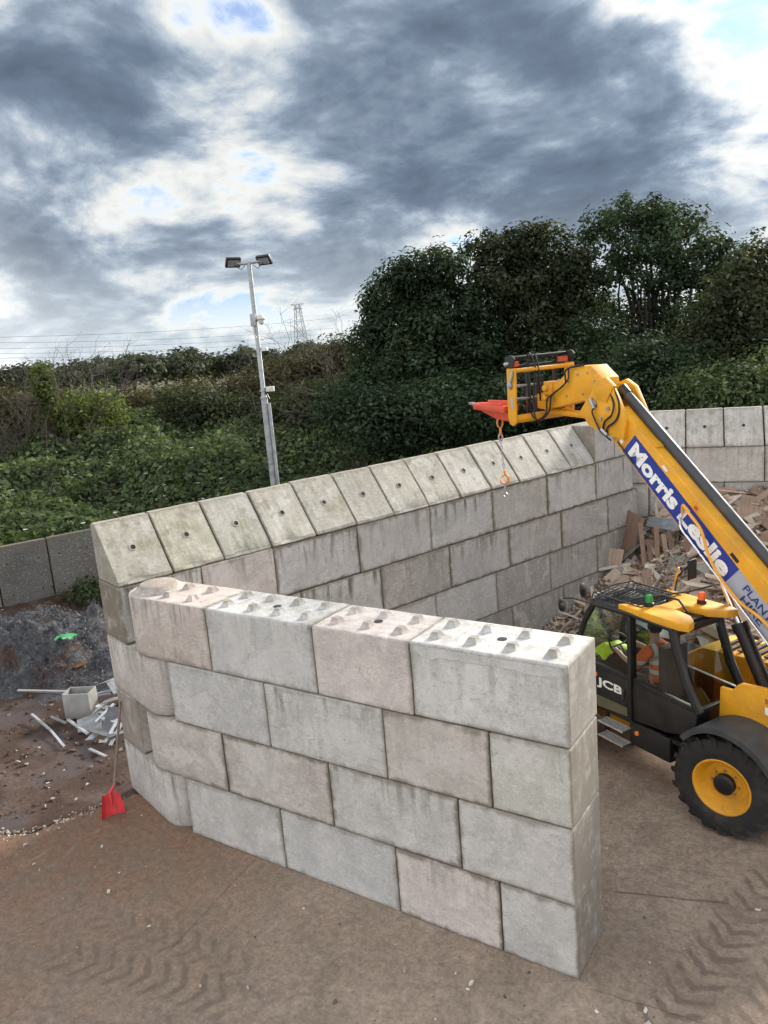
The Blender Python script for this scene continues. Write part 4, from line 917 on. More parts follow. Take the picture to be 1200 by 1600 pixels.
mb = MB(); mb.tube([(.195, 0, .745), (.222, 0, .72)], [.012, .016], 6); mb.build('nose', M['skin'], per)
for sy in (1, -1):
    mb = MB(); mb.lathe([(.001, -.012), (.011, 0), (.001, .012)], 8, 'z'); mb.build('eye', M['white'], per, loc=(.195, sy*.032, .752))
    mb = MB(); mb.lathe([(.001, -.03), (.016, -.01), (.018, .015), (.001, .03)], 8, 'z'); mb.build('ear', M['skin'], per, loc=(.12, sy*.082, .735))
# spare yellow jacket lying on the dashboard
JP = tw(2.10, .42, 1.50); jn = 16; vs = []
for j in range(jn):
    for i in range(jn):
        u, v = i/(jn-1)*2-1, j/(jn-1)*2-1; e = max(0, 1-(u*u+v*v)**.5*.8)
        vs.append((u*.15, v*.27, .02+e**.5*(.10+.13*fb(u*2.3+4, v*2.3+9, 3))))
mb = MB(); mb.add(vs, [(j*jn+i, j*jn+i+1, (j+1)*jn+i+1, (j+1)*jn+i) for j in range(jn-1) for i in range(jn-1)])
jk = mb.build('spare_jacket', M['hiyellow'], None, loc=JP); jk.rotation_euler.z = TA; tag(jk, 'crumpled yellow hi-vis jacket lying on the cab dashboard', 'jacket')
# ------------------------------------------------------------------ vegetation
def atz(px, py, z):
    d = ray(px, py); return CAM+d*((z-CAM[2])/d[2])
def unit(a): return a/np.maximum(np.linalg.norm(a, axis=-1, keepdims=True), 1e-9)
def leaf_quads(c, nrm, size, aspect=.55):
    n = len(c); r = rng.normal(size=(n, 3)); t = unit(np.cross(nrm, r)); s = np.cross(nrm, t)
    L = (size*rng.uniform(.5, 1.5, n))[:, None]; Wd = L*aspect*rng.uniform(.75, 1.15, n)[:, None]; f = nrm*L*.12
    return np.stack([c-t*L*.5, c+s*Wd*.5+f, c+t*L*.5, c-s*Wd*.5+f], 1).reshape(-1, 3)
def in_view(p, m=90):
    x, y, z = project(p); return (z > 1) & (x > -m) & (x < 1200+m) & (y > -m) & (y < 1600+m)
def crown_points(ells, ncl, lpc, cr):
    """clump centres spread through a union of ellipsoids, then leaves round every clump"""
    vol = np.array([e[1][0]*e[1][1]*e[1][2] for e in ells]); w = vol**.75; w /= w.sum()
    ii = rng.choice(len(ells), ncl, p=w); d = unit(rng.normal(size=(ncl, 3))); rad = rng.uniform(.12, 1, ncl)**.42*rng.uniform(.86, 1.10, ncl)
    rad = rad*(.70+.62*fb(d[:, 0]*2.6+ii*7.3+11, d[:, 2]*2.6+d[:, 1]*1.9+ii*3.1+5, 3)); sp_ = rng.random(ncl) < .05; rad = np.where(sp_, rad*1.18, rad)
    ctr = np.array([ells[i][0] for i in ii]); R_ = np.array([ells[i][1] for i in ii]); cl = ctr+d*R_*rad[:, None]
    n = ncl*lpc; k = np.repeat(np.arange(ncl), lpc); sz = cr*rng.uniform(.55, 1.35, ncl)
    off = rng.normal(size=(n, 3)); ro = np.linalg.norm(off, axis=1, keepdims=True); off = off/ro*np.minimum(ro, 1.9)*np.array([1, 1, .72])*sz[k][:, None]
    p = cl[k]+off; nr = unit(d[k]*.5+unit(off)*.6+np.array([0, 0, .7])+rng.normal(size=(n, 3))*.45)
    return cl, p, nr
def px_ell(px, py, rx, ry, dist, depth=None):
    c = at(px, py, dist); m = dist/FPX*1.05; return (c, np.array([rx*m, (depth or rx*m*.9), ry*m]))
def limbs(mb, base, tips, r0, n=7):
    top = np.mean(tips, 0); fork = base+(top-base)*.42
    mb.tube([base, base+(fork-base)*.5+rng.normal(size=3)*.08, fork], [r0, r0*.85, r0*.72], 8)
    for t in tips:
        st = base+(fork-base)*rng.uniform(.55, 1.0); mid = st+(t-st)*.5+rng.normal(size=3)*.3+np.array([0, 0, .35])
        mb.tube([st, (st+mid)/2+rng.normal(size=3)*.08, mid, (mid+t)/2+rng.normal(size=3)*.12, t], [r0*.5, r0*.4, r0*.28, r0*.16, r0*.05], 5, False)
def tree(name, label, cat, ells, ncl, lpc, cr, leaf, mat, base, r0=.16, group=None, nl=26):
    root = empty(name, base); tag(root, label, cat, group)
    cl, p, nr = crown_points(ells, ncl, lpc, cr); k = in_view(p); p, nr = p[k], nr[k]
    o = fast_mesh('crown', leaf_quads(p-np.array(base), nr, leaf), 4, mat, root)
    mb = MB(); tips = cl[rng.choice(len(cl), min(nl, len(cl)), False)]-np.array(base); limbs(mb, np.zeros(3), list(tips), r0)
    t = mb.build('trunk', M['bark'], root); return root
E_ = px_ell
def gb(px, py, d): p = at(px, py, d); return (p[0], p[1], -.1)
def E3(lst, d, dep=2.2): return [E_(x, y, rx, ry, d+random.uniform(-.9, .9), min(dep, rx*d/FPX*1.3)) for x, y, rx, ry in lst]
tree('broadleaf_tree', 'dense dark broadleaf tree left of the boom, leftmost of the tall trees', 'tree', E3([(600, 475, 34, 30), (640, 432, 36, 30), (694, 412, 32, 24), (622, 520, 55, 45), (690, 485, 58, 52), (582, 535, 30, 42), (650, 590, 90, 50), (740, 560, 55, 60), (570, 600, 30, 45)], 30), 1250, 36, .25, .165, M['tree_a'], gb(660, 640, 30), .2, nl=40)
tree('broadleaf_tree', 'tall bushy tree with ragged top rising behind the boom head', 'tree', E3([(752, 385, 26, 26), (800, 392, 36, 32), (850, 378, 34, 26), (888, 408, 30, 30), (770, 448, 46, 40), (842, 452, 60, 46), (902, 470, 32, 42), (820, 535, 95, 60), (880, 560, 60, 60)], 32), 1200, 36, .25, .17, M['tree_b'], gb(830, 640, 31), .2, nl=40)
tree('broadleaf_tree', 'tallest tree with open rounded crown and visible limbs behind the boom', 'tree', E3([(985, 338, 56, 20), (1046, 346, 44, 22), (932, 368, 28, 17), (1000, 386, 62, 22), (1080, 388, 52, 24), (956, 425, 38, 18), (1036, 434, 58, 20), (1118, 428, 46, 26), (1002, 482, 62, 20), (1084, 488, 56, 24), (926, 472, 34, 24), (1150, 398, 30, 20), (1160, 450, 40, 24), (960, 545, 70, 40), (1060, 550, 80, 40)], 34, 2.6), 900, 38, .24, .17, M['tree_a'], gb(1010, 640, 34), .26, nl=60)
tree('broadleaf_tree', 'dark brownish tree at the right edge above the far wall', 'tree', E3([(1165, 430, 40, 30), (1195, 400, 26, 28), (1150, 480, 60, 40), (1205, 470, 40, 50), (1125, 545, 85, 50), (1200, 560, 60, 60), (1240, 480, 50, 70)], 29), 950, 34, .25, .16, M['tree_b'], gb(1165, 640, 29), .22, nl=44)
def bush(name, label, cat, ells, ncl, lpc, cr, leaf, mat, base, group=None):
    root = empty(name, base); tag(root, label, cat, group)
    cl, p, nr = crown_points(ells, ncl, lpc, cr); k = in_view(p); p, nr = p[k], nr[k]
    fast_mesh('foliage', leaf_quads(p-np.array(base), nr, leaf), 4, mat, root)
    mb = MB()
    for t in cl[rng.choice(len(cl), min(14, len(cl)), False)]-np.array(base): mb.tube([rng.normal(size=3)*np.array([.2, .2, 0]), t*.5+rng.normal(size=3)*.2, t], [.04, .03, .01], 4, False)
    mb.build('stems', M['bark'], root); return root
bush('shrub', 'dark shrub behind the middle of the mossy back wall', 'shrub', [E_(600, 655, 85, 50, 25), E_(540, 640, 50, 40, 27)], 420, 30, .26, .14, M['tree_a'], gb(600, 700, 25))
bush('shrub', 'dark shrub directly below the boom head behind the wall caps', 'shrub', [E_(740, 640, 110, 60, 26), E_(860, 610, 80, 60, 27)], 620, 30, .26, .14, M['tree_a'], gb(760, 690, 26))
bush('shrub', 'low shrub behind the far wall just right of the boom', 'shrub', [E_(1010, 590, 90, 60, 26), E_(940, 570, 60, 70, 28)], 520, 30, .26, .14, M['tree_a'], gb(1010, 650, 26))
bush('shrub', 'low dull green shrub above the far wall at the right edge', 'shrub', [E_(1140, 610, 95, 40, 24), E_(1220, 600, 60, 45, 24)], 420, 30, .22, .12, M['bramble'], gb(1150, 650, 24))
# middle distance thicket, one bush after another
for i, (lab, ells, mt, nc) in enumerate((
    ('brown leafless looking thicket left of the lamp post', [E_(290, 636, 80, 38, 48), E_(215, 640, 50, 32, 50)], 'hedge', 520),
    ('rusty green bush standing behind the lamp post', [E_(385, 622, 50, 36, 47), E_(440, 612, 50, 46, 44)], 'hedge', 520),
    ('brown green bush between the lamp post and the tall trees', [E_(500, 600, 60, 50, 42), E_(540, 575, 40, 45, 42)], 'hedge', 560),
    ('greener bush in front of the brown thicket', [E_(300, 650, 60, 40, 40), E_(370, 655, 60, 35, 40)], 'tree_b', 420),
    ('dark bush at the left edge behind the brambles', [E_(20, 652, 50, 36, 42), E_(80, 655, 50, 34, 40)], 'hedge', 420),
    ('dull bush under the tall trees beside the brown thicket', [E_(520, 640, 70, 45, 34), E_(460, 650, 50, 35, 36)], 'tree_b', 480))):
    bush('thicket_bush', lab, 'bush', ells, nc, 26, .42, .21, M[mt], gb(ells[0][0][0]*0+[250, 410, 510, 330, 50, 500][i], 640, 45))
bush('bright_bush', 'bright yellow green bush at the left beyond the brambles', 'bush', [E_(150, 640, 48, 28, 38), E_(110, 655, 40, 25, 37)], 260, 28, .26, .16, M['bright'], gb(140, 660, 38))
bush('ivy_column', 'upright ivy clad stump at the left among bare twigs', 'ivy', [E_(70, 610, 12, 35, 36)], 110, 24, .16, .14, M['bright'], gb(70, 660, 36))
bush('weed_clump', 'small green weed clump at the foot of the panel wall', 'weeds', [((-14.7, 5.6, .45), np.array([.7, .7, .5]))], 60, 26, .14, .10, M['bramble'], (-14.7, 5.6, 0))
# bare twiggy shrub
def bare(name, label, px, py, d, n, hgt):
    b0 = np.array(gb(px, py, d)); root = empty(name, b0); tag(root, label, 'shrub'); mb = MB()
    def grow(p, dr, ln, r, lv):
        q = p+dr*ln*.5+rng.normal(size=3)*.06*ln; e = p+dr*ln+rng.normal(size=3)*.12*ln; mb.tube([p, q, e], [r, r*.8, r*.55], 4, False)
        if lv:
            for _ in range(3): grow(p+(e-p)*rng.uniform(.45, 1), unit(dr+rng.normal(size=3)*.55+np.array([0, 0, .08])), ln*rng.uniform(.5, .75), r*.55, lv-1)
    for _ in range(n): grow(np.array([rng.normal()*.9, rng.normal()*.5, 0]), unit(np.array([rng.normal()*.35, rng.normal()*.35, 1.2])), hgt*rng.uniform(.42, .6), .05, 4)
    mb.build('branches', M['twig'], root)
bare('bare_shrub', 'bare twiggy shrub against the sky at the left edge', 20, 620, 36, 10, 6.6)
bare('bare_shrub', 'bare arching twigs right of the ivy column', 95, 620, 38, 9, 6.6)
bare('bare_shrub', 'sparse bare sapling poking above the thicket by the pylon', 425, 600, 46, 5, 7.0)
bare('bare_shrub', 'thin leafless shoots beside the tall trees left side', 530, 600, 33, 5, 6.4)
# bramble mass: one thicket nobody could count
def bram_h(x, y):
    d = np.hypot(x-CAM[0], y-CAM[1])
    return 1.55+np.clip((d-20)*.085, -.4, 2.3)+2.0*(fb(x*.22+3, y*.22+1, 4)-.5)+1.5*(fb(x*.62, y*.62+8, 3)-.5)
def bram_mask(x, y):
    p = np.stack([x, y], -1); t = (p-PW0)@PN; u = (p-PW0)@PD; e = np.where(u > 2.5, -np.clip((u-2.5)*1.6, 0, 7.2), 0)
    return (t > .35+e) & (((p-BW0)@BN) > 1.1)
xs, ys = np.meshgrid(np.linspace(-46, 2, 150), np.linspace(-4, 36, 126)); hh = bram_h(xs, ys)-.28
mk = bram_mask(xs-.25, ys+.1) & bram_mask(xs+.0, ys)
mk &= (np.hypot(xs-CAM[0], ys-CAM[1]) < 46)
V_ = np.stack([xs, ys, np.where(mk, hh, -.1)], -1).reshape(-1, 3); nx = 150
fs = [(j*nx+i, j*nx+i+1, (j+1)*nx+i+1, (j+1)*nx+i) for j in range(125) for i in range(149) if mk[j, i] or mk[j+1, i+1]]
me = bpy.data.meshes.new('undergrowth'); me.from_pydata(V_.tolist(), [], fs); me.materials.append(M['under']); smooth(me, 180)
n = 420000; bx = rng.uniform(-46, 2, n); by = rng.uniform(-4, 36, n); dd = np.hypot(bx-CAM[0], by-CAM[1])
k = bram_mask(bx, by) & (dd < 46) & (rng.random(n) < np.clip(26/dd, .3, 1)); bx, by = bx[k], by[k]; hz = bram_h(bx, by)
p = np.stack([bx, by, hz+rng.normal(size=len(bx))*.13-.05], 1); k = in_view(p, 40); p = p[k]
gx_ = (bram_h(p[:, 0]+.3, p[:, 1])-bram_h(p[:, 0]-.3, p[:, 1]))/.6; gy_ = (bram_h(p[:, 0], p[:, 1]+.3)-bram_h(p[:, 0], p[:, 1]-.3))/.6
nr = unit(np.stack([-gx_, -gy_, np.ones(len(p))], 1)+rng.normal(size=(len(p), 3))*.5)
br = fast_mesh('bramble_thicket', leaf_quads(p, nr, .18, .75), 4, M['bramble']); tag(br, 'sprawling dark green bramble thicket beyond the block walls', 'brambles', kind='stuff')
link('undergrowth', me, br)
mb = MB()
for _ in range(420):
    x, y = rng.uniform(-40, -2), rng.uniform(-2, 32)
    if not bram_mask(np.array([x]), np.array([y]))[0]: continue
    z = float(bram_h(np.array([x]), np.array([y]))[0]); p0_ = np.array([x, y, z-.15])
    if not in_view(p0_[None], 10)[0]: continue
    dr = unit(np.array([rng.normal(), rng.normal(), 0])); ln = rng.uniform(.6, 1.7); hh_ = rng.uniform(.25, .7)
    mb.tube([p0_, p0_+dr*ln*.3+np.array([0, 0, hh_*.8]), p0_+dr*ln*.7+np.array([0, 0, hh_]), p0_+dr*ln+np.array([0, 0, hh_*.45])], [.014, .012, .009, .005], 4, False)
cn_ = mb.build('bramble_canes', M['twig'], br); cn_['kind'] = 'stuff'
fl = []
for px, py in ((118, 742), (228, 740), (256, 758), (258, 775), (310, 755), (317, 780), (345, 748), (504, 722), (450, 735), (180, 802), (130, 818), (20, 766), (40, 828), (300, 700)):
    for dd_ in np.arange(20, 45, .25):
        q = at(px, py, dd_)
        if bram_mask(np.array([q[0]]), np.array([q[1]]))[0] and q[2] < bram_h(np.array([q[0]]), np.array([q[1]]))[0]+.18: fl.append(q); break
mb = MB()
for q in fl: mb.lathe([(.065, .02), (.05, 0), (.001, -.02)], 6, 'z', tuple(q))
fo = mb.build('bindweed_flowers', M['flower'], br); fo['kind'] = 'stuff'
# far trees and hedgerow
for i, (px, py, rx, ry, d, lab) in enumerate(((165, 572, 24, 12, 150, 'small rounded far tree near the left of the skyline'), (205, 566, 14, 12, 160, 'narrow far tree left of the skyline gap'), (235, 570, 24, 15, 150, 'broad far tree midway along the left skyline'),
        (292, 561, 24, 17, 140, 'tallest far tree on the skyline left of the lamp post'), (382, 556, 14, 12, 140, 'light feathery far tree just left of the lamp post'), (480, 548, 22, 10, 130, 'far tree at the foot of the pylon'), (330, 572, 22, 9, 150, 'low far tree between the skyline trees and the lamp post'), (120, 580, 20, 10, 150, 'low far tree behind the bare shrubs'))):
    e = [E_(px, py, rx, ry, d), E_(px-rx*.5, py+ry*.5, rx*.5, ry*.6, d), E_(px+rx*.5, py+ry*.4, rx*.5, ry*.7, d)]
    tree('far_tree', lab, 'tree', e, 130, 16, .55, .62, M['far'], gb(px, py, d), .25, 'far trees on the skyline', 8)
cs = [E_(x, 594-x*.075+rng.uniform(-3, 6), 24, 16, 110+rng.uniform(-15, 15)) for x in range(-40, 620, 22)]
_, p, nr = crown_points(cs, 2200, 12, .6); tag(fast_mesh('far_hedgerow', leaf_quads(p, nr, .55), 4, M['far']), 'continuous far hedgerow closing the view below the skyline', 'hedgerow', kind='stuff')
# ------------------------------------------------------------------ lamp post
LP = at(428, 757, 18.0); LPT = at(391, 410, 18.0); base = np.array([LP[0], LP[1], 0.0]); H = LPT[2]
lp = empty('lamp_post', base, R(YAW*180/math.pi)); tag(lp, 'tall grey lamp post with two floodlights and security cameras behind the back wall', 'lamp post')
# local x = image right, y = away
mb = MB(); mb.tube([(0, 0, 0), (0, 0, H-2.9)], .075, 14); mb.build('lower_pole', M['galv'], lp); mb = MB(); mb.tube([(0, 0, H-2.9), (0, 0, H-2.82), (0, 0, H)], [.075, .052, .05], 12); mb.build('upper_pole', M['galv'], lp)
mb = MB(); mb.tube([(-.22, 0, H-.02), (.22, 0, H+.0)], .03, 8); mb.build('crossarm', M['galv'], lp)
for sx, rz, rx in ((-1, 28, 38), (1, -24, 40)):
    mb = MB(); mb.box((-.165, -.045, -.11), (.165, .03, .11)); fx = mb.build('floodlight', M['black'], lp, .015, loc=(sx*.34, -.02, H+.03), rot=(R(rx), 0, R(rz)))
    mb = MB(); mb.box((-.13, -.049, -.075), (.13, -.047, .075)); mb.build('lens', M['lampglass'], fx)
    mb = MB(); mb.bar((sx*.22, 0, H), (sx*.38, .03, H+.02), .04, .03); mb.build('bracket', M['galv'], lp)
    mb = MB(); mb.tube([(sx*.08, -.02, H-.05), (sx*.18, -.03, H-.14), (sx*.32, -.02, H-.02)], .008, 4); mb.build('cable', M['black'], lp)
def zp(py): return at(400, py, 18.0)[2]
z1 = zp(500); mb = MB(); mb.box((-.10, -.09, z1-.13), (.02, .09, z1+.13)); mb.build('junction_box', M['galv'], lp, .01)
mb = MB(); mb.lathe([(.001, .09), (.05, .08), (.10, .0), (.095, -.02), (.07, -.03)], 16, 'z', (.13, -.05, z1+.02)); mb.lathe([(.07, -.03), (.06, -.10), (.001, -.13)], 16, 'z', (.13, -.05, z1+.02)); mb.build('siren', M['offwhite'], lp)
mb = MB(); mb.tube([(-.05, -.07, z1-.13), (-.05, -.08, z1-.30), (-.01, -.07, z1-.38)], .018, 6); mb.build('conduit', M['offwhite'], lp)
z2 = zp(548); mb = MB(); mb.tube([(.05, 0, z2+.04), (.14, -.05, z2+.04)], .03, 8); mb.lathe([(.001, .06), (.06, .055), (.075, .03), (.078, -.02)], 16, 'z', (.14, -.06, z2)); cmo = mb.build('dome_camera', M['offwhite'], lp)
mb = MB(); mb.lathe([(.074, -.02), (.066, -.07), (.035, -.10), (.001, -.11)], 16, 'z', (.14, -.06, z2)); mb.build('dome', M['dome'], cmo)
z3 = zp(610); mb = MB(); mb.box((.07, -.10, z3-.05), (.25, .04, z3+.06)); mb.build('camera_box', M['offwhite'], lp, .012); mb = MB(); mb.tube([(.05, -.02, z3-.06), (.10, -.05, z3-.16), (.12, -.05, z3-.22)], .022, 6); mb.build('camera_arm', M['black'], lp)
for zb in (z3-.02, z3-.18, zp(725)):
    mb = MB(); mb.lathe([(.079, -.02), (.084, -.015), (.084, .015), (.079, .02)], 14, 'z', (0, 0, zb)); mb.build('band_clamp', M['steel'], lp)
mb = MB(); mb.box((.07, -.06, .6), (.13, .02, z3-.3)); mb.build('cable_trunking', M['galv'], lp)
# ------------------------------------------------------------------ pylon and wires
PB = at(473, 560, 380); PT = at(469, 475, 380); root = empty('pylon', (PB[0], PB[1], -2), R(20)); tag(root, 'distant lattice electricity pylon on the horizon', 'pylon')
HH = PT[2]+2; mb = MB()
def pr(z): return 2.6*(1-z/HH)**1.0+.95
zs = np.linspace(0, HH, 10)
for a, c_ in ((1, 1), (1, -1), (-1, 1), (-1, -1)):
    for z0, z1 in zip(zs, zs[1:]): mb.bar((a*pr(z0), c_*pr(z0), z0), (a*pr(z1), c_*pr(z1), z1), .2, .2)
for z0, z1 in zip(zs, zs[1:]):
    for a, c_, a2, c2 in ((1, 1, 1, -1), (1, -1, -1, -1), (-1, -1, -1, 1), (-1, 1, 1, 1)):
        mb.bar((a*pr(z0), c_*pr(z0), z0), (a2*pr(z1), c2*pr(z1), z1), .12, .12); mb.bar((a2*pr(z0), c2*pr(z0), z0), (a*pr(z1), c_*pr(z1), z1), .12, .12)
mb.build('lattice', M['galv'], root)
for z_, w_ in ((HH, 3.2), (HH-2.0, 2.2)):
    mb = MB(); mb.bar((-w_, 0, z_), (w_, 0, z_), .35, .35); mb.bar((-w_, 0, z_), (0, 0, z_-1.6), .2, .2); mb.bar((w_, 0, z_), (0, 0, z_-1.6), .2, .2); mb.build('cross_arm', M['galv'], root)
for i, (y0, y1, w_) in enumerate(((528, 497, 'topmost'), (536, 513, 'second highest'), (545, 521, 'middle'), (553, 529, 'second lowest'), (560, 537, 'lowest'))):
    a, c_ = at(-60, y0, 230), at(520, y1, 300); pts = [a+(c_-a)*t-np.array([0, 0, 5.0*t*(1-t)]) for t in np.linspace(0, 1, 16)]
    o = MB().tube(pts, .035, 4).build('power_line', M['black']); tag(o, w_+' of the five thin power lines crossing the left sky', 'power line', 'power lines in the left sky')
# ------------------------------------------------------------------ swarf heap and scrap on the left
SW = np.array([-13.0, 3.2])
def sw_h(x, y):
    e = np.exp(-(((x-SW[0])/2.6)**2+((y-SW[1])/1.5)**2)**1.4); return -.12+(.78+1.4*(fb(x*.9+2, y*.9, 4)-.4))*e+1.0*(fb(x*2.2, y*2.2+4, 4)-.5)*e
xs = np.linspace(-16.5, -8.6, 120); ys = np.linspace(.6, 6.0, 84); X, Yg = np.meshgrid(xs, ys)
# shear so that the heap follows the panel wall
def sh(x, y): return x+.0*y, y
Z = sw_h(X, Yg)+.05*fb(X*9, Yg*9, 3)*1.0
def swarf_mat():
    m, q, p, o = new_mat('metal_swarf'); V_ = q.n('ShaderNodeTexCoord').outputs['Object']
    n = q.noise(V_, 6, 7, .7, .5); f = q.noise(V_, 45, 4, .7)
    c = q.ramp(n, [(.3, (.035, .034, .038)), (.5, (.09, .09, .10)), (.68, (.17, .175, .19))]); c = q.mix(q.mr(f, .6, .72, 0, .7), c, (.45, .46, .48))
    c = q.mix(q.mr(q.noise(V_, 1.1, 4), .56, .66, 0, .8), c, (.10, .045, .025))
    q.l(c, p.inputs['Base Color']); p.inputs['Metallic'].default_value = .35; p.inputs['Roughness'].default_value = .5
    bn = q.n('ShaderNodeBump'); bn.inputs['Strength'].default_value = 1.0; bn.inputs['Distance'].default_value = .05; q.l(q.math('ADD', n, f), bn.inputs['Height']); q.l(bn.outputs[0], p.inputs['Normal']); return m
M['swarf'] = swarf_mat(); nx = 120
me = bpy.data.meshes.new('swarf_mound'); me.from_pydata(np.stack([X, Yg, Z], -1).reshape(-1, 3).tolist(), [], [(j*nx+i, j*nx+i+1, (j+1)*nx+i+1, (j+1)*nx+i) for j in range(83) for i in range(119) if Z[j, i] > -.05 or Z[j+1, i+1] > -.05]); me.materials.append(M['swarf']); smooth(me, 180)
ns = 3600; sx_ = rng.uniform(-16, -9.2, ns*3); sy_ = rng.uniform(1, 5.6, ns*3); k = sw_h(sx_, sy_) > .04; sx_, sy_ = sx_[k][:ns], sy_[k][:ns]; sz_ = sw_h(sx_, sy_)+.05
m_ = len(sx_); seg = 9; c0 = np.stack([sx_, sy_, sz_], 1); ax_ = unit(rng.normal(size=(m_, 3))*np.array([1, 1, .35])); e1 = unit(np.cross(ax_, rng.normal(size=(m_, 3)))); e2 = np.cross(ax_, e1)
rr = rng.uniform(.02, .085, m_)[:, None]; pit = rng.uniform(.008, .03, m_)[:, None]; wd = rng.uniform(.0025, .0055, m_)[:, None]; ph = rng.uniform(0, 6.28, m_)[:, None]; quads = []
def hp(i): a = ph+i*.85; return c0+e1*rr*np.cos(a)+e2*rr*np.sin(a)+ax_*pit*(i-seg/2)
for i in range(seg):
    a, c_ = hp(i), hp(i+1); quads.append(np.stack([a-ax_*wd, a+ax_*wd, c_+ax_*wd, c_-ax_*wd], 1))
shm = simple('bright_swarf', (.16, .165, .18), .45, .6, var=.7, scale=8)
sw = fast_mesh('swarf_heap', np.concatenate(quads).reshape(-1, 3), 4, shm); tag(sw, 'grey heap of tangled metal swarf in front of the panel wall', 'swarf', kind='stuff'); link('swarf_mound', me, sw)
cube = MB().box((-.5, -.5, -.5), (.5, .5, .5)).mesh('board', M['wood'], sm=False)
cube_b = cube.copy(); bm = bmesh.new(); bm.from_mesh(cube_b); bm.verts.ensure_lookup_table()
for v in bm.verts: v.co.x += .10*v.co.y*(1 if v.co.x > 0 else -.6); v.co.y *= 1.0 if v.co.x > 0 else .82
bm.to_mesh(cube_b); bm.free()
sheetm = cube.copy(); sheetm.materials.clear(); sheetm.materials.append(M['sheet']); sheet_b = cube_b.copy(); sheet_b.materials.clear(); sheet_b.materials.append(M['sheet'])
def slab(name, me, p, q, w, t, col, lab, cat, group=None, roll=0.0):
    """a flat piece from p to q"""
    p, q = Vector(p), Vector(q); d = q-p; o = link(name, me, None, (p+q)/2, None, col); o.scale = (d.length, w, t)
    rot = d.to_track_quat('X', 'Z').to_matrix().to_4x4() @ Matrix.Rotation(R(roll), 4, 'X'); o.rotation_euler = rot.to_euler(); tag(o, lab, cat, group); return o
def slab_px(name, me, a, za, b_, zb, w, t, col, lab, cat, group=None, roll=0.0): return slab(name, me, atz(*a, za), atz(*b_, zb), w, t, col, lab, cat, group, roll)
# grey open box
BP = atz(124, 1122, .08); bo = empty('metal_box', BP, R(28)); tag(bo, 'square grey metal box lying among the scrap sheets', 'box')
mb = MB(); mb.box((-.24, -.02, 0), (.24, 0, .46)); mb.build('front_panel', M['offgrey'] if 'offgrey' in M else M['greylabel'], bo, .004)
greym = simple('grey_sheet', (.36, .36, .35), .5, .2, var=.2, scale=4)
bo.children[0].data.materials[0] = greym
for x_ in (-.24, .225): MB().box((x_, 0, 0), (x_+.015, .30, .46)).build('side_panel', greym, bo)
MB().box((-.225, .28, 0), (.225, .295, .46)).build('back_panel', greym, bo); MB().box((-.225, 0, 0), (.225, .28, .012)).build('bottom_panel', greym, bo)
WH, GY, DK = (.62, .64, .66), (.30, .31, .33), (.13, .135, .15)
scr = [((28, 1079), .15, (126, 1081), .18, .05, .03, (.50, .48, .45), 'long thin rod lying across the foot of the swarf heap'), ((50, 1116), .08, (78, 1140), .06, .04, .028, WH, 'upper half of the white tube lying on dark soil'), ((79, 1141), .06, (101, 1167), .04, .04, .028, WH, 'lower half of the white tube lying on dark soil'),
       ((106, 1124), .12, (138, 1147), .06, .05, .03, WH, 'white strip leaning below the metal box'), ((121, 1135), .10, (160, 1124), .14, .42, .012, GY, 'flat grey sheet beneath the metal box'), ((139, 1156), .05, (161, 1136), .12, .22, .012, (.50, .56, .64), 'pale blue reflective sheet at the front of the scrap'),
       ((165, 1160), .10, (186, 1120), .25, .05, .03, WH, 'white strip leaning against the wall end'), ((172, 1165), .08, (190, 1130), .22, .05, .03, (.45, .46, .48), 'grey strip beside the wall end'), ((170, 1145), .12, (184, 1105), .35, .35, .012, DK, 'dark sheet leaning at the wall end'),
       ((143, 1118), .14, (174, 1092), .30, .04, .03, WH, 'white bar crossing the scrap upward'), ((152, 1102), .22, (174, 1107), .22, .10, .012, (.70, .74, .78), 'small bright metal offcut on top of the scrap'), ((155, 1112), .20, (172, 1116), .20, .09, .012, WH, 'second small bright offcut on the scrap'),
       ((152, 1070), .25, (178, 1060), .40, .45, .012, GY, 'grey sheet corner tilted up beside the wall'), ((130, 1092), .2, (172, 1084), .25, .06, .03, (.40, .41, .43), 'grey channel lying behind the metal box'), ((80, 1120), .06, (104, 1130), .08, .04, .03, (.42, .43, .45), 'short grey bar left of the metal box'), ((148, 1085), .22, (176, 1078), .3, .05, .03, WH, 'white edge strip at the back of the scrap'),
       ((146, 1138), .12, (186, 1148), .16, .30, .012, (.22, .225, .24), 'dark grey sheet lying flat in front of the wall end'), ((150, 1128), .2, (178, 1100), .34, .05, .03, (.66, .68, .70), 'bright angled strip at the top of the scrap'), ((160, 1098), .28, (186, 1090), .36, .16, .012, (.34, .35, .37), 'bent grey plate touching the wall end'),
       ((158, 1122), .22, (182, 1128), .22, .06, .03, (.58, .60, .62), 'short silver strip across the dark sheets'), ((172, 1062), .4, (188, 1082), .35, .22, .012, (.40, .41, .43), 'light grey plate leaning on the wall above the scrap'), ((140, 1170), .04, (166, 1182), .04, .05, .02, (.55, .56, .56), 'pale strip on the soil near the shovel'),
       ((15, 985), .35, (45, 1003), .3, .05, .04, DK, 'dark branch on the soil by the panel wall'), ((120, 1005), .3, (152, 988), .35, .05, .04, DK, 'dark bar right of the green bag')]
for a, za, b_, zb, w_, t_, col, lab in scr: slab_px('scrap_metal', sheet_b if w_ > .2 else sheetm, a, za+.05, b_, zb+.05, w_, t_, col, lab, 'scrap', None, rng.uniform(-15, 15))
def on_swarf(px, py):
    for z_ in np.arange(1.5, .0, -.02):
        q_ = atz(px, py, float(z_))
        if z_ < float(sw_h(q_[0], q_[1]))+.09: return q_
    return atz(px, py, .1)
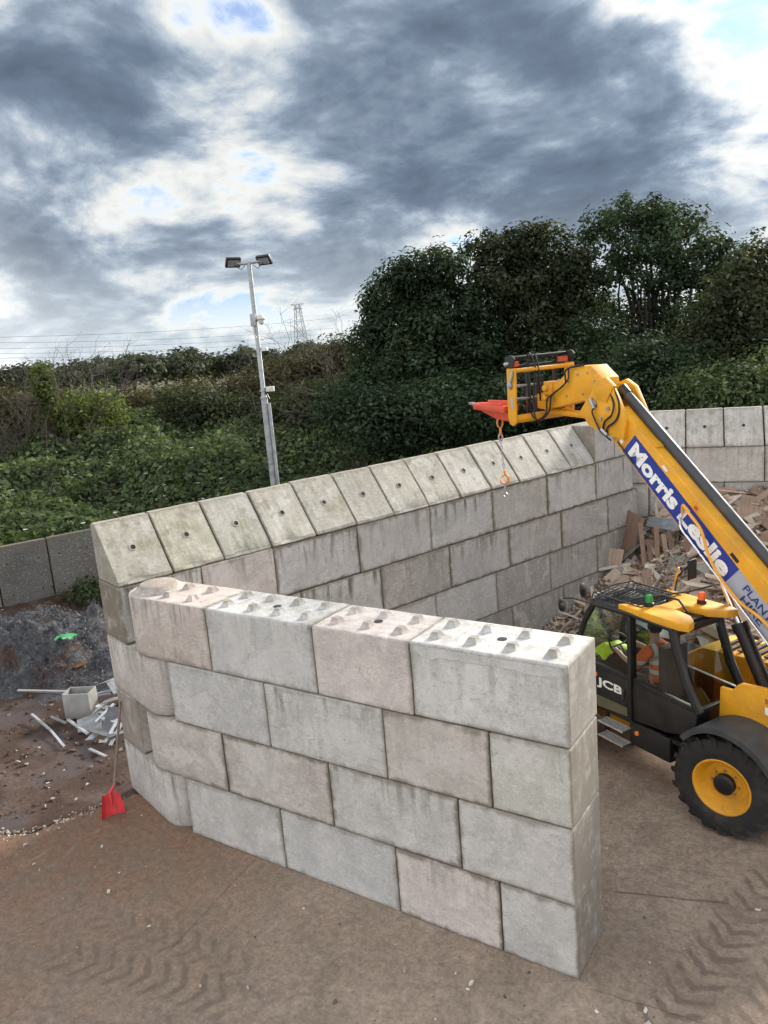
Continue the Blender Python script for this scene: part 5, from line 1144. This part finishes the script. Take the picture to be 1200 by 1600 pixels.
def _rusty():
    a_, b_ = on_swarf(116, 1043), on_swarf(134, 1034); return slab('rusty_offcut', sheet_b, a_, b_, .16, .015, (.42, .17, .05), 'small rusty orange offcut on the swarf', 'scrap')
_rusty()
q = on_swarf(104, 1000); jn = 9; vs = [((i/(jn-1)-.5)*.55, (j/(jn-1)-.5)*.32, .12*fb(i*.7+3, j*.7, 3)+.02) for j in range(jn) for i in range(jn)]
vs = [(x_*.75, y_*.75, z_) for x_, y_, z_ in vs]
bg_ = MB().add(vs, [(j*jn+i, j*jn+i+1, (j+1)*jn+i+1, (j+1)*jn+i) for j in range(jn-1) for i in range(jn-1)]).build('plastic_bag', M['bag'], None, loc=q); bg_.rotation_euler.z = R(25); tag(bg_, 'crumpled green and white plastic bag on the swarf heap', 'bag')
# ------------------------------------------------------------------ shovel
b0 = atz(176, 1262, .10); h1 = atz(188, 1096, 1.42); ax = unit(h1-b0); shv = empty('shovel', b0); tag(shv, 'red plastic shovel leaning against the rounded wall end', 'shovel')
tocam = unit(np.array([CAM[0]-b0[0], CAM[1]-b0[1], 0])); sd2 = unit(np.cross(tocam, ax)*-1); nn = np.cross(sd2, ax); nn = nn if nn@tocam > 0 else -nn
mb = MB(); n_ = 9; vs = []
lean = unit(ax*.92+sd2*-.22); sdx = unit(sd2-lean*(sd2@lean))
for j in range(6):
    v = -.17+.36*j/5
    for i in range(n_):
        u = -1+2*i/(n_-1); wd_ = .175-.012*j; vs.append(lean*v+sdx*u*wd_+nn*(.05*abs(u)**3-.02+(.03 if j == 0 else 0)*(-.3)))
m0 = len(vs); vs += [p_-nn*.006 for p_ in vs]
fs = [(j*n_+i, j*n_+i+1, (j+1)*n_+i+1, (j+1)*n_+i) for j in range(5) for i in range(n_-1)]; fs += [tuple(m0+k for k in f[::-1]) for f in fs]
mb.add(vs, fs); mb.build('blade', M['shovelred'], shv); mb = MB()
mb.tube([lean*.02+nn*.0, lean*.20, ax*.30], [.012, .026, .024], 8); mb.build('socket', M['shovelred'], shv)
for u in (-.09, -.045, .045, .09): MB().tube([lean*-.12+sdx*u-nn*.012, lean*.14+sdx*u-nn*.012], .006, 5).build('blade_rib', M['shovelred'], shv)
MB().tube([ax*.26, ax*.85+nn*.01, ax*float(np.linalg.norm(h1-b0))], .019, 8).build('handle', M['handle'], shv)
# ------------------------------------------------------------------ waste wood heap
FN = np.array([-FD[1], FD[0]])
def heap_h(x, y):
    u = (x-f0[0])*FD[0]+(y-f0[1])*FD[1]; v = -((x-f0[0])*FN[0]+(y-f0[1])*FN[1])
    t = np.clip((u+1.6)/2.6, 0, 1); t = t*t*(3-2*t); top = 1.5+.75*t; ln = 3.7+2.9*t
    k = np.clip(1-np.maximum(v, 0)/ln, 0, 1); return top*k**1.15+(.35*(fb(x*1.1, y*1.1, 3)-.5)+.25*(fb(x*3+5, y*3, 3)-.5))*np.minimum(1, k*5)-.03
xs = np.linspace(-4.6, 7.5, 110); ys = np.linspace(5.4, 14.0, 80); X, Yg = np.meshgrid(xs, ys); Z = heap_h(X, Yg)
inside = ((X-BW0[0])*BN[0]+(Yg-BW0[1])*BN[1] < .25) & (-((X-f0[0])*FN[0]+(Yg-f0[1])*FN[1]) > -.3)
nx = 110; me = bpy.data.meshes.new('heap_core'); me.from_pydata(np.stack([X, Yg, Z], -1).reshape(-1, 3).tolist(), [], [(j*nx+i, j*nx+i+1, (j+1)*nx+i+1, (j+1)*nx+i) for j in range(79) for i in range(109) if inside[j, i] and inside[j+1, i+1] and max(Z[j, i], Z[j+1, i+1]) > .0])
me.materials.append(simple('wood_rubble', (.17, .125, .095), .9, var=.6, scale=9, bump=1.0)); smooth(me, 180)
PAL = [(.46, .35, .27), (.52, .41, .33), (.33, .24, .18), (.24, .16, .11), (.52, .44, .36), (.62, .58, .52), (.36, .31, .27), (.28, .28, .24), (.17, .11, .08), (.54, .42, .36), (.30, .21, .15)]
# small splinters: too small to pick apart
ns = 9000; sx_ = rng.uniform(-4.6, 6.5, ns*4); sy_ = rng.uniform(5.5, 13.6, ns*4); hz = heap_h(sx_, sy_)
k = (hz > -.02) & ((sx_-BW0[0])*BN[0]+(sy_-BW0[1])*BN[1] < -.05) & (-((sx_-f0[0])*FN[0]+(sy_-f0[1])*FN[1]) > .05) & in_view(np.stack([sx_, sy_, hz], 1), 20)
sx_, sy_, hz = sx_[k][:ns], sy_[k][:ns], hz[k][:ns]; m_ = len(sx_)
c0 = np.stack([sx_, sy_, hz+rng.uniform(0, .10, m_)], 1); a1 = unit(rng.normal(size=(m_, 3))*np.array([1, 1, .5])); a2 = unit(np.cross(a1, rng.normal(size=(m_, 3)))); a3 = np.cross(a1, a2)
L_ = rng.uniform(.05, .22, m_)[:, None]; w_ = rng.uniform(.015, .07, m_)[:, None]; t_ = rng.uniform(.006, .02, m_)[:, None]
cor = {(i, j, k_): c0+a1*L_*i*.5+a2*w_*j*.5+a3*t_*k_*.5 for i in (-1, 1) for j in (-1, 1) for k_ in (-1, 1)}
def islands(cor): # closed little boxes with shared corners, so each is one island
    order = [(-1,-1,-1),(1,-1,-1),(1,1,-1),(-1,1,-1),(-1,-1,1),(1,-1,1),(1,1,1),(-1,1,1)]
    V_ = np.stack([cor[o_] for o_ in order], 1).reshape(-1, 3); F = np.array([(0,3,2,1),(4,5,6,7),(0,1,5,4),(1,2,6,5),(2,3,7,6),(3,0,4,7)]); nb = len(V_)//8
    return V_, (F[None]+8*np.arange(nb)[:, None, None]).reshape(-1, 4)
def box_mesh(name, V_, F, mat, parent=None):
    me = bpy.data.meshes.new(name); me.from_pydata(V_.tolist(), [], F.tolist()); me.materials.append(mat); return link(name, me, parent)
def isl_mat(name, stops, rough=.8):
    m, q, p, o = new_mat(name); g = q.n('ShaderNodeNewGeometry'); c = q.ramp(g.outputs['Random Per Island'], stops, 'CONSTANT')
    c = q.mix(1.0, c, q.mr(q.noise(g.outputs['Position'], 9, 4), .3, .7, .7, 1.1), 'MULTIPLY'); q.l(c, p.inputs['Base Color']); p.inputs['Roughness'].default_value = rough; return m
M['splint'] = isl_mat('splintered_wood', [(i/11, c_) for i, c_ in enumerate(PAL)])
V_, F = islands(cor); hp_ = box_mesh('wood_splinters', V_, F, M['splint']); tag(hp_, 'heap of splintered waste wood and rubble in the wall corner', 'wood heap', kind='stuff'); link('heap_core', me, hp_)
# boards one can pick out
def heap_n(x, y): return unit(np.array([-(heap_h(x+.2, y)-heap_h(x-.2, y))/.4, -(heap_h(x, y+.2)-heap_h(x, y-.2))/.4, 1.0]))
cnt = 0; tries = 0
while cnt < 296 and tries < 6000:
    tries += 1; x, y = rng.uniform(-4.3, 3.0), rng.uniform(6.4, 13.0); p_ = np.array([x, y])
    if (p_-BW0)@BN > -.35 or -(p_-f0)@FN < .35: continue
    h_ = float(heap_h(x, y))
    if h_ < .02: continue
    c0 = np.array([x, y, h_+rng.uniform(.02, .12)])
    if not in_view(c0[None], 10)[0]: continue
    n_ = unit(heap_n(x, y)+rng.normal(size=3)*.28); t_ = unit(np.cross(n_, rng.normal(size=3))); s_ = np.cross(n_, t_)
    flat = rng.random() < .62
    L_ = rng.uniform(.35, .75) if flat else rng.uniform(.6, 1.5); w_ = L_*rng.uniform(.45, .85) if flat else rng.uniform(.07, .16)
    fs_c = .8 if x < -1.2 else 1.15; L_, w_ = L_*fs_c, w_*fs_c
    o = link('waste_board', cube_b if rng.random() < .6 else cube, None, c0, None, PAL[int(rng.choice([0, 1, 9, 9, 1, 4, 5, 2, 3, 10, 6, 7, 8]))]); o.scale = (L_, w_, rng.uniform(.012, .03))
    o.rotation_euler = Matrix(((t_[0], s_[0], n_[0]), (t_[1], s_[1], n_[1]), (t_[2], s_[2], n_[2]))).to_euler()
    X_, Y_, _z = project(c0); zone = 'beside the back wall' if X_ < 935 else ('behind the telehandler cab' if Y_ > 830+(X_-960)*1.05 else ('near the upright pallet' if X_ < 1065 else 'right of the boom'))
    cn = ('tan', 'light tan', 'brown', 'dark brown', 'pale', 'whitish', 'greyish', 'grey green', 'very dark', 'pinkish', 'reddish brown')[PAL.index(tuple(round(v, 2) for v in o.color[:3]))]
    lb = cn+(' flat board piece' if flat else ' narrow plank')+' on the heap '+zone
    tag(o, lb, 'board', lb); cnt += 1
slab('leaning_panel', cube_b, (-3.02, 11.0, .75), (-2.75, 11.25, 1.95), .95, .02, (.27, .18, .135), 'large brown panel leaning in the wall corner', 'panel', None, 12)
slab('leaning_panel', cube, (-3.02, 10.35, .55), (-2.95, 10.6, 1.25), .55, .02, (.52, .40, .33), 'pale pinkish panel leaning in front of the large brown panel', 'panel', None, -10)
slab('grey_sheet', sheet_b, atz(1012, 815, 1.75), atz(1066, 822, 1.75), .34, .02, (.26, .28, .31), 'flat grey sheet lying above the upright pallet', 'sheet', None, 35)
slab('green_plank', cube, atz(948, 893, .75), atz(1002, 848, 1.35), .12, .03, (.20, .23, .18), 'dull green plank slanting up towards the pallet', 'plank')
slab('grey_pipe', sheetm, atz(998, 862, 1.1), atz(1004, 832, 1.6), .14, .12, (.25, .27, .28), 'short grey duct standing beside the pallet', 'duct')
slab('white_plank', cube, atz(935, 890, .85), atz(985, 880, .95), .12, .03, (.62, .60, .56), 'white plank lying left of the cab roof', 'plank')
for a, za, b_, zb, w_, lab in (((905, 905), .45, (925, 875), .8, .3, 'white triangular offcut standing by the back wall'), ((1050, 888), 1.0, (1075, 895), .95, .35, 'white square sheet beside the pallet foot'), ((1110, 885), 1.1, (1140, 905), 1.0, .4, 'white curled sheet between cab roof and boom')):
    slab('white_offcut', cube_b, atz(*a, za), atz(*b_, zb), w_, .012, (.68, .67, .65), lab, 'offcut', None, rng.uniform(-30, 30))
# upright broken pallet
pa = atz(1003, 893, .85); pb = atz(1052, 893, .85); ux = unit(pb-pa); wd_ = float(np.linalg.norm(pb-pa)); pal = empty('pallet', pa); tag(pal, 'broken wooden pallet standing upright behind the cab', 'pallet')
back = unit(np.array([-.35, .94, 0])); upv = unit(np.array([0, 0, 1])+back*.35)
for i, (f, hh_) in enumerate(((.06, 1.05), (.30, .62), (.52, .98), (.80, .8), (.97, .9))):
    p_ = ux*wd_*f; o = link('slat', cube, pal, p_+upv*hh_/2, None, PAL[[3, 8, 3, 2, 8][i]]); o.scale = (.095, .02, hh_)
    zc = unit(upv+ux*rng.normal()*.06); yc = unit(np.cross(zc, ux)); xc = np.cross(yc, zc); o.rotation_euler = Matrix(((xc[0], yc[0], zc[0]), (xc[1], yc[1], zc[1]), (xc[2], yc[2], zc[2]))).to_euler()
for hh_ in (.25, .62):
    o = link('stringer', cube, pal, ux*wd_*.5+upv*hh_+back*.05, None, PAL[8]); o.scale = (wd_*1.05, .03, .10); yc = unit(np.cross(upv, ux)); o.rotation_euler = Matrix(((ux[0], yc[0], upv[0]), (ux[1], yc[1], upv[1]), (ux[2], yc[2], upv[2]))).to_euler()
# ------------------------------------------------------------------ grit on the slab
ns = 900; gx_ = rng.uniform(-9, 4.5, ns*2); gy_ = rng.uniform(-4, 6, ns*2)
k = ~((gy_ > -.02) & (gy_ < .85) & (gx_ < .05) & (gx_ > -6.4)); gx_, gy_ = gx_[k][:ns], gy_[k][:ns]; m_ = len(gx_)
c0 = np.stack([gx_, gy_, np.where((gx_ < -7), .03, .004)], 1); a1 = unit(rng.normal(size=(m_, 3))*np.array([1, 1, .25])); a2 = unit(np.cross(a1, rng.normal(size=(m_, 3))*.3+np.array([0, 0, 1]))); a3 = np.cross(a1, a2)
L_ = (.008+.05*rng.random(m_)**5)[:, None]; cor = {(i, j, k_): c0+a1*L_*i*.5*(1-.3*j*k_)+a2*L_*.6*j*.5+a3*L_*.35*k_*.5 for i in (-1, 1) for j in (-1, 1) for k_ in (-1, 1)}
V_, F = islands(cor); gr = box_mesh('grit', V_, F, isl_mat('grit', [(0, (.62, .58, .52)), (.3, (.40, .34, .28)), (.55, (.10, .08, .07)), (.75, (.72, .70, .66)), (.9, (.5, .36, .22))])); tag(gr, 'scattered pale chips and grit on the yard slab', 'grit', kind='stuff')

# clods and rubble on the soil, pale broken rim along the slab edge
ns = 2600; gx_ = rng.uniform(-16, -6.6, ns*2); gy_ = rng.uniform(-3.5, 5.5, ns*2); k = in_view(np.stack([gx_, gy_, gx_*0], 1), 20)
sh_ = np.array([soil_h(float(a), float(c_)) for a, c_ in zip(gx_, gy_)]); k &= (sh_ > .0) & (((np.stack([gx_, gy_], 1)-BW0)@BN > .75) | (gy_ < .2)) & ((np.stack([gx_, gy_], 1)-PW0)@PN < -.05); gx_, gy_, sh_ = gx_[k][:ns], gy_[k][:ns], sh_[k][:ns]
ne = 420; t = rng.random(ne)[:, None]; e = np.where(t < .7, np.array([-9.5, -2.2])+(np.array([-7.3, -1.05])-np.array([-9.5, -2.2]))*t/.7, np.array([-7.3, -1.05])+(np.array([-6.85, .1])-np.array([-7.3, -1.05]))*(t-.7)/.3)+rng.normal(size=(ne, 2))*.06
def chips(cx, cy, cz, smin, smax, pw_):
    m_ = len(cx); c0 = np.stack([cx, cy, cz], 1); a1 = unit(rng.normal(size=(m_, 3))*np.array([1, 1, .4])); a2 = unit(np.cross(a1, rng.normal(size=(m_, 3))*.5+np.array([0, 0, 1]))); a3 = np.cross(a1, a2)
    L_ = (smin+(smax-smin)*rng.random(m_)**pw_)[:, None]; return islands({(i, j, k_): c0+a1*L_*i*.5*(1-.35*j*k_)+a2*L_*.7*j*.5*(1+.3*i)+a3*L_*.55*k_*.5 for i in (-1, 1) for j in (-1, 1) for k_ in (-1, 1)})
V_, F = chips(gx_, gy_, sh_+.004, .012, .085, 4); sr = box_mesh('soil_rubble', V_, F, isl_mat('soil_rubble', [(0, (.07, .035, .02)), (.4, (.11, .06, .038)), (.65, (.05, .03, .022)), (.8, (.16, .12, .10)), (.93, (.40, .36, .31)), (.98, (.62, .60, .56))])); tag(sr, 'clods and small rubble strewn over the dark soil', 'rubble', kind='stuff')
V_, F = chips(e[:, 0], e[:, 1], np.full(ne, .003), .010, .05, 3); er = box_mesh('edge_rubble', V_, F, isl_mat('edge_rubble', [(0, (.42, .37, .32)), (.35, (.30, .22, .17)), (.7, (.55, .51, .46))])); tag(er, 'pale broken concrete crumbs along the slab edge', 'rubble', kind='stuff')
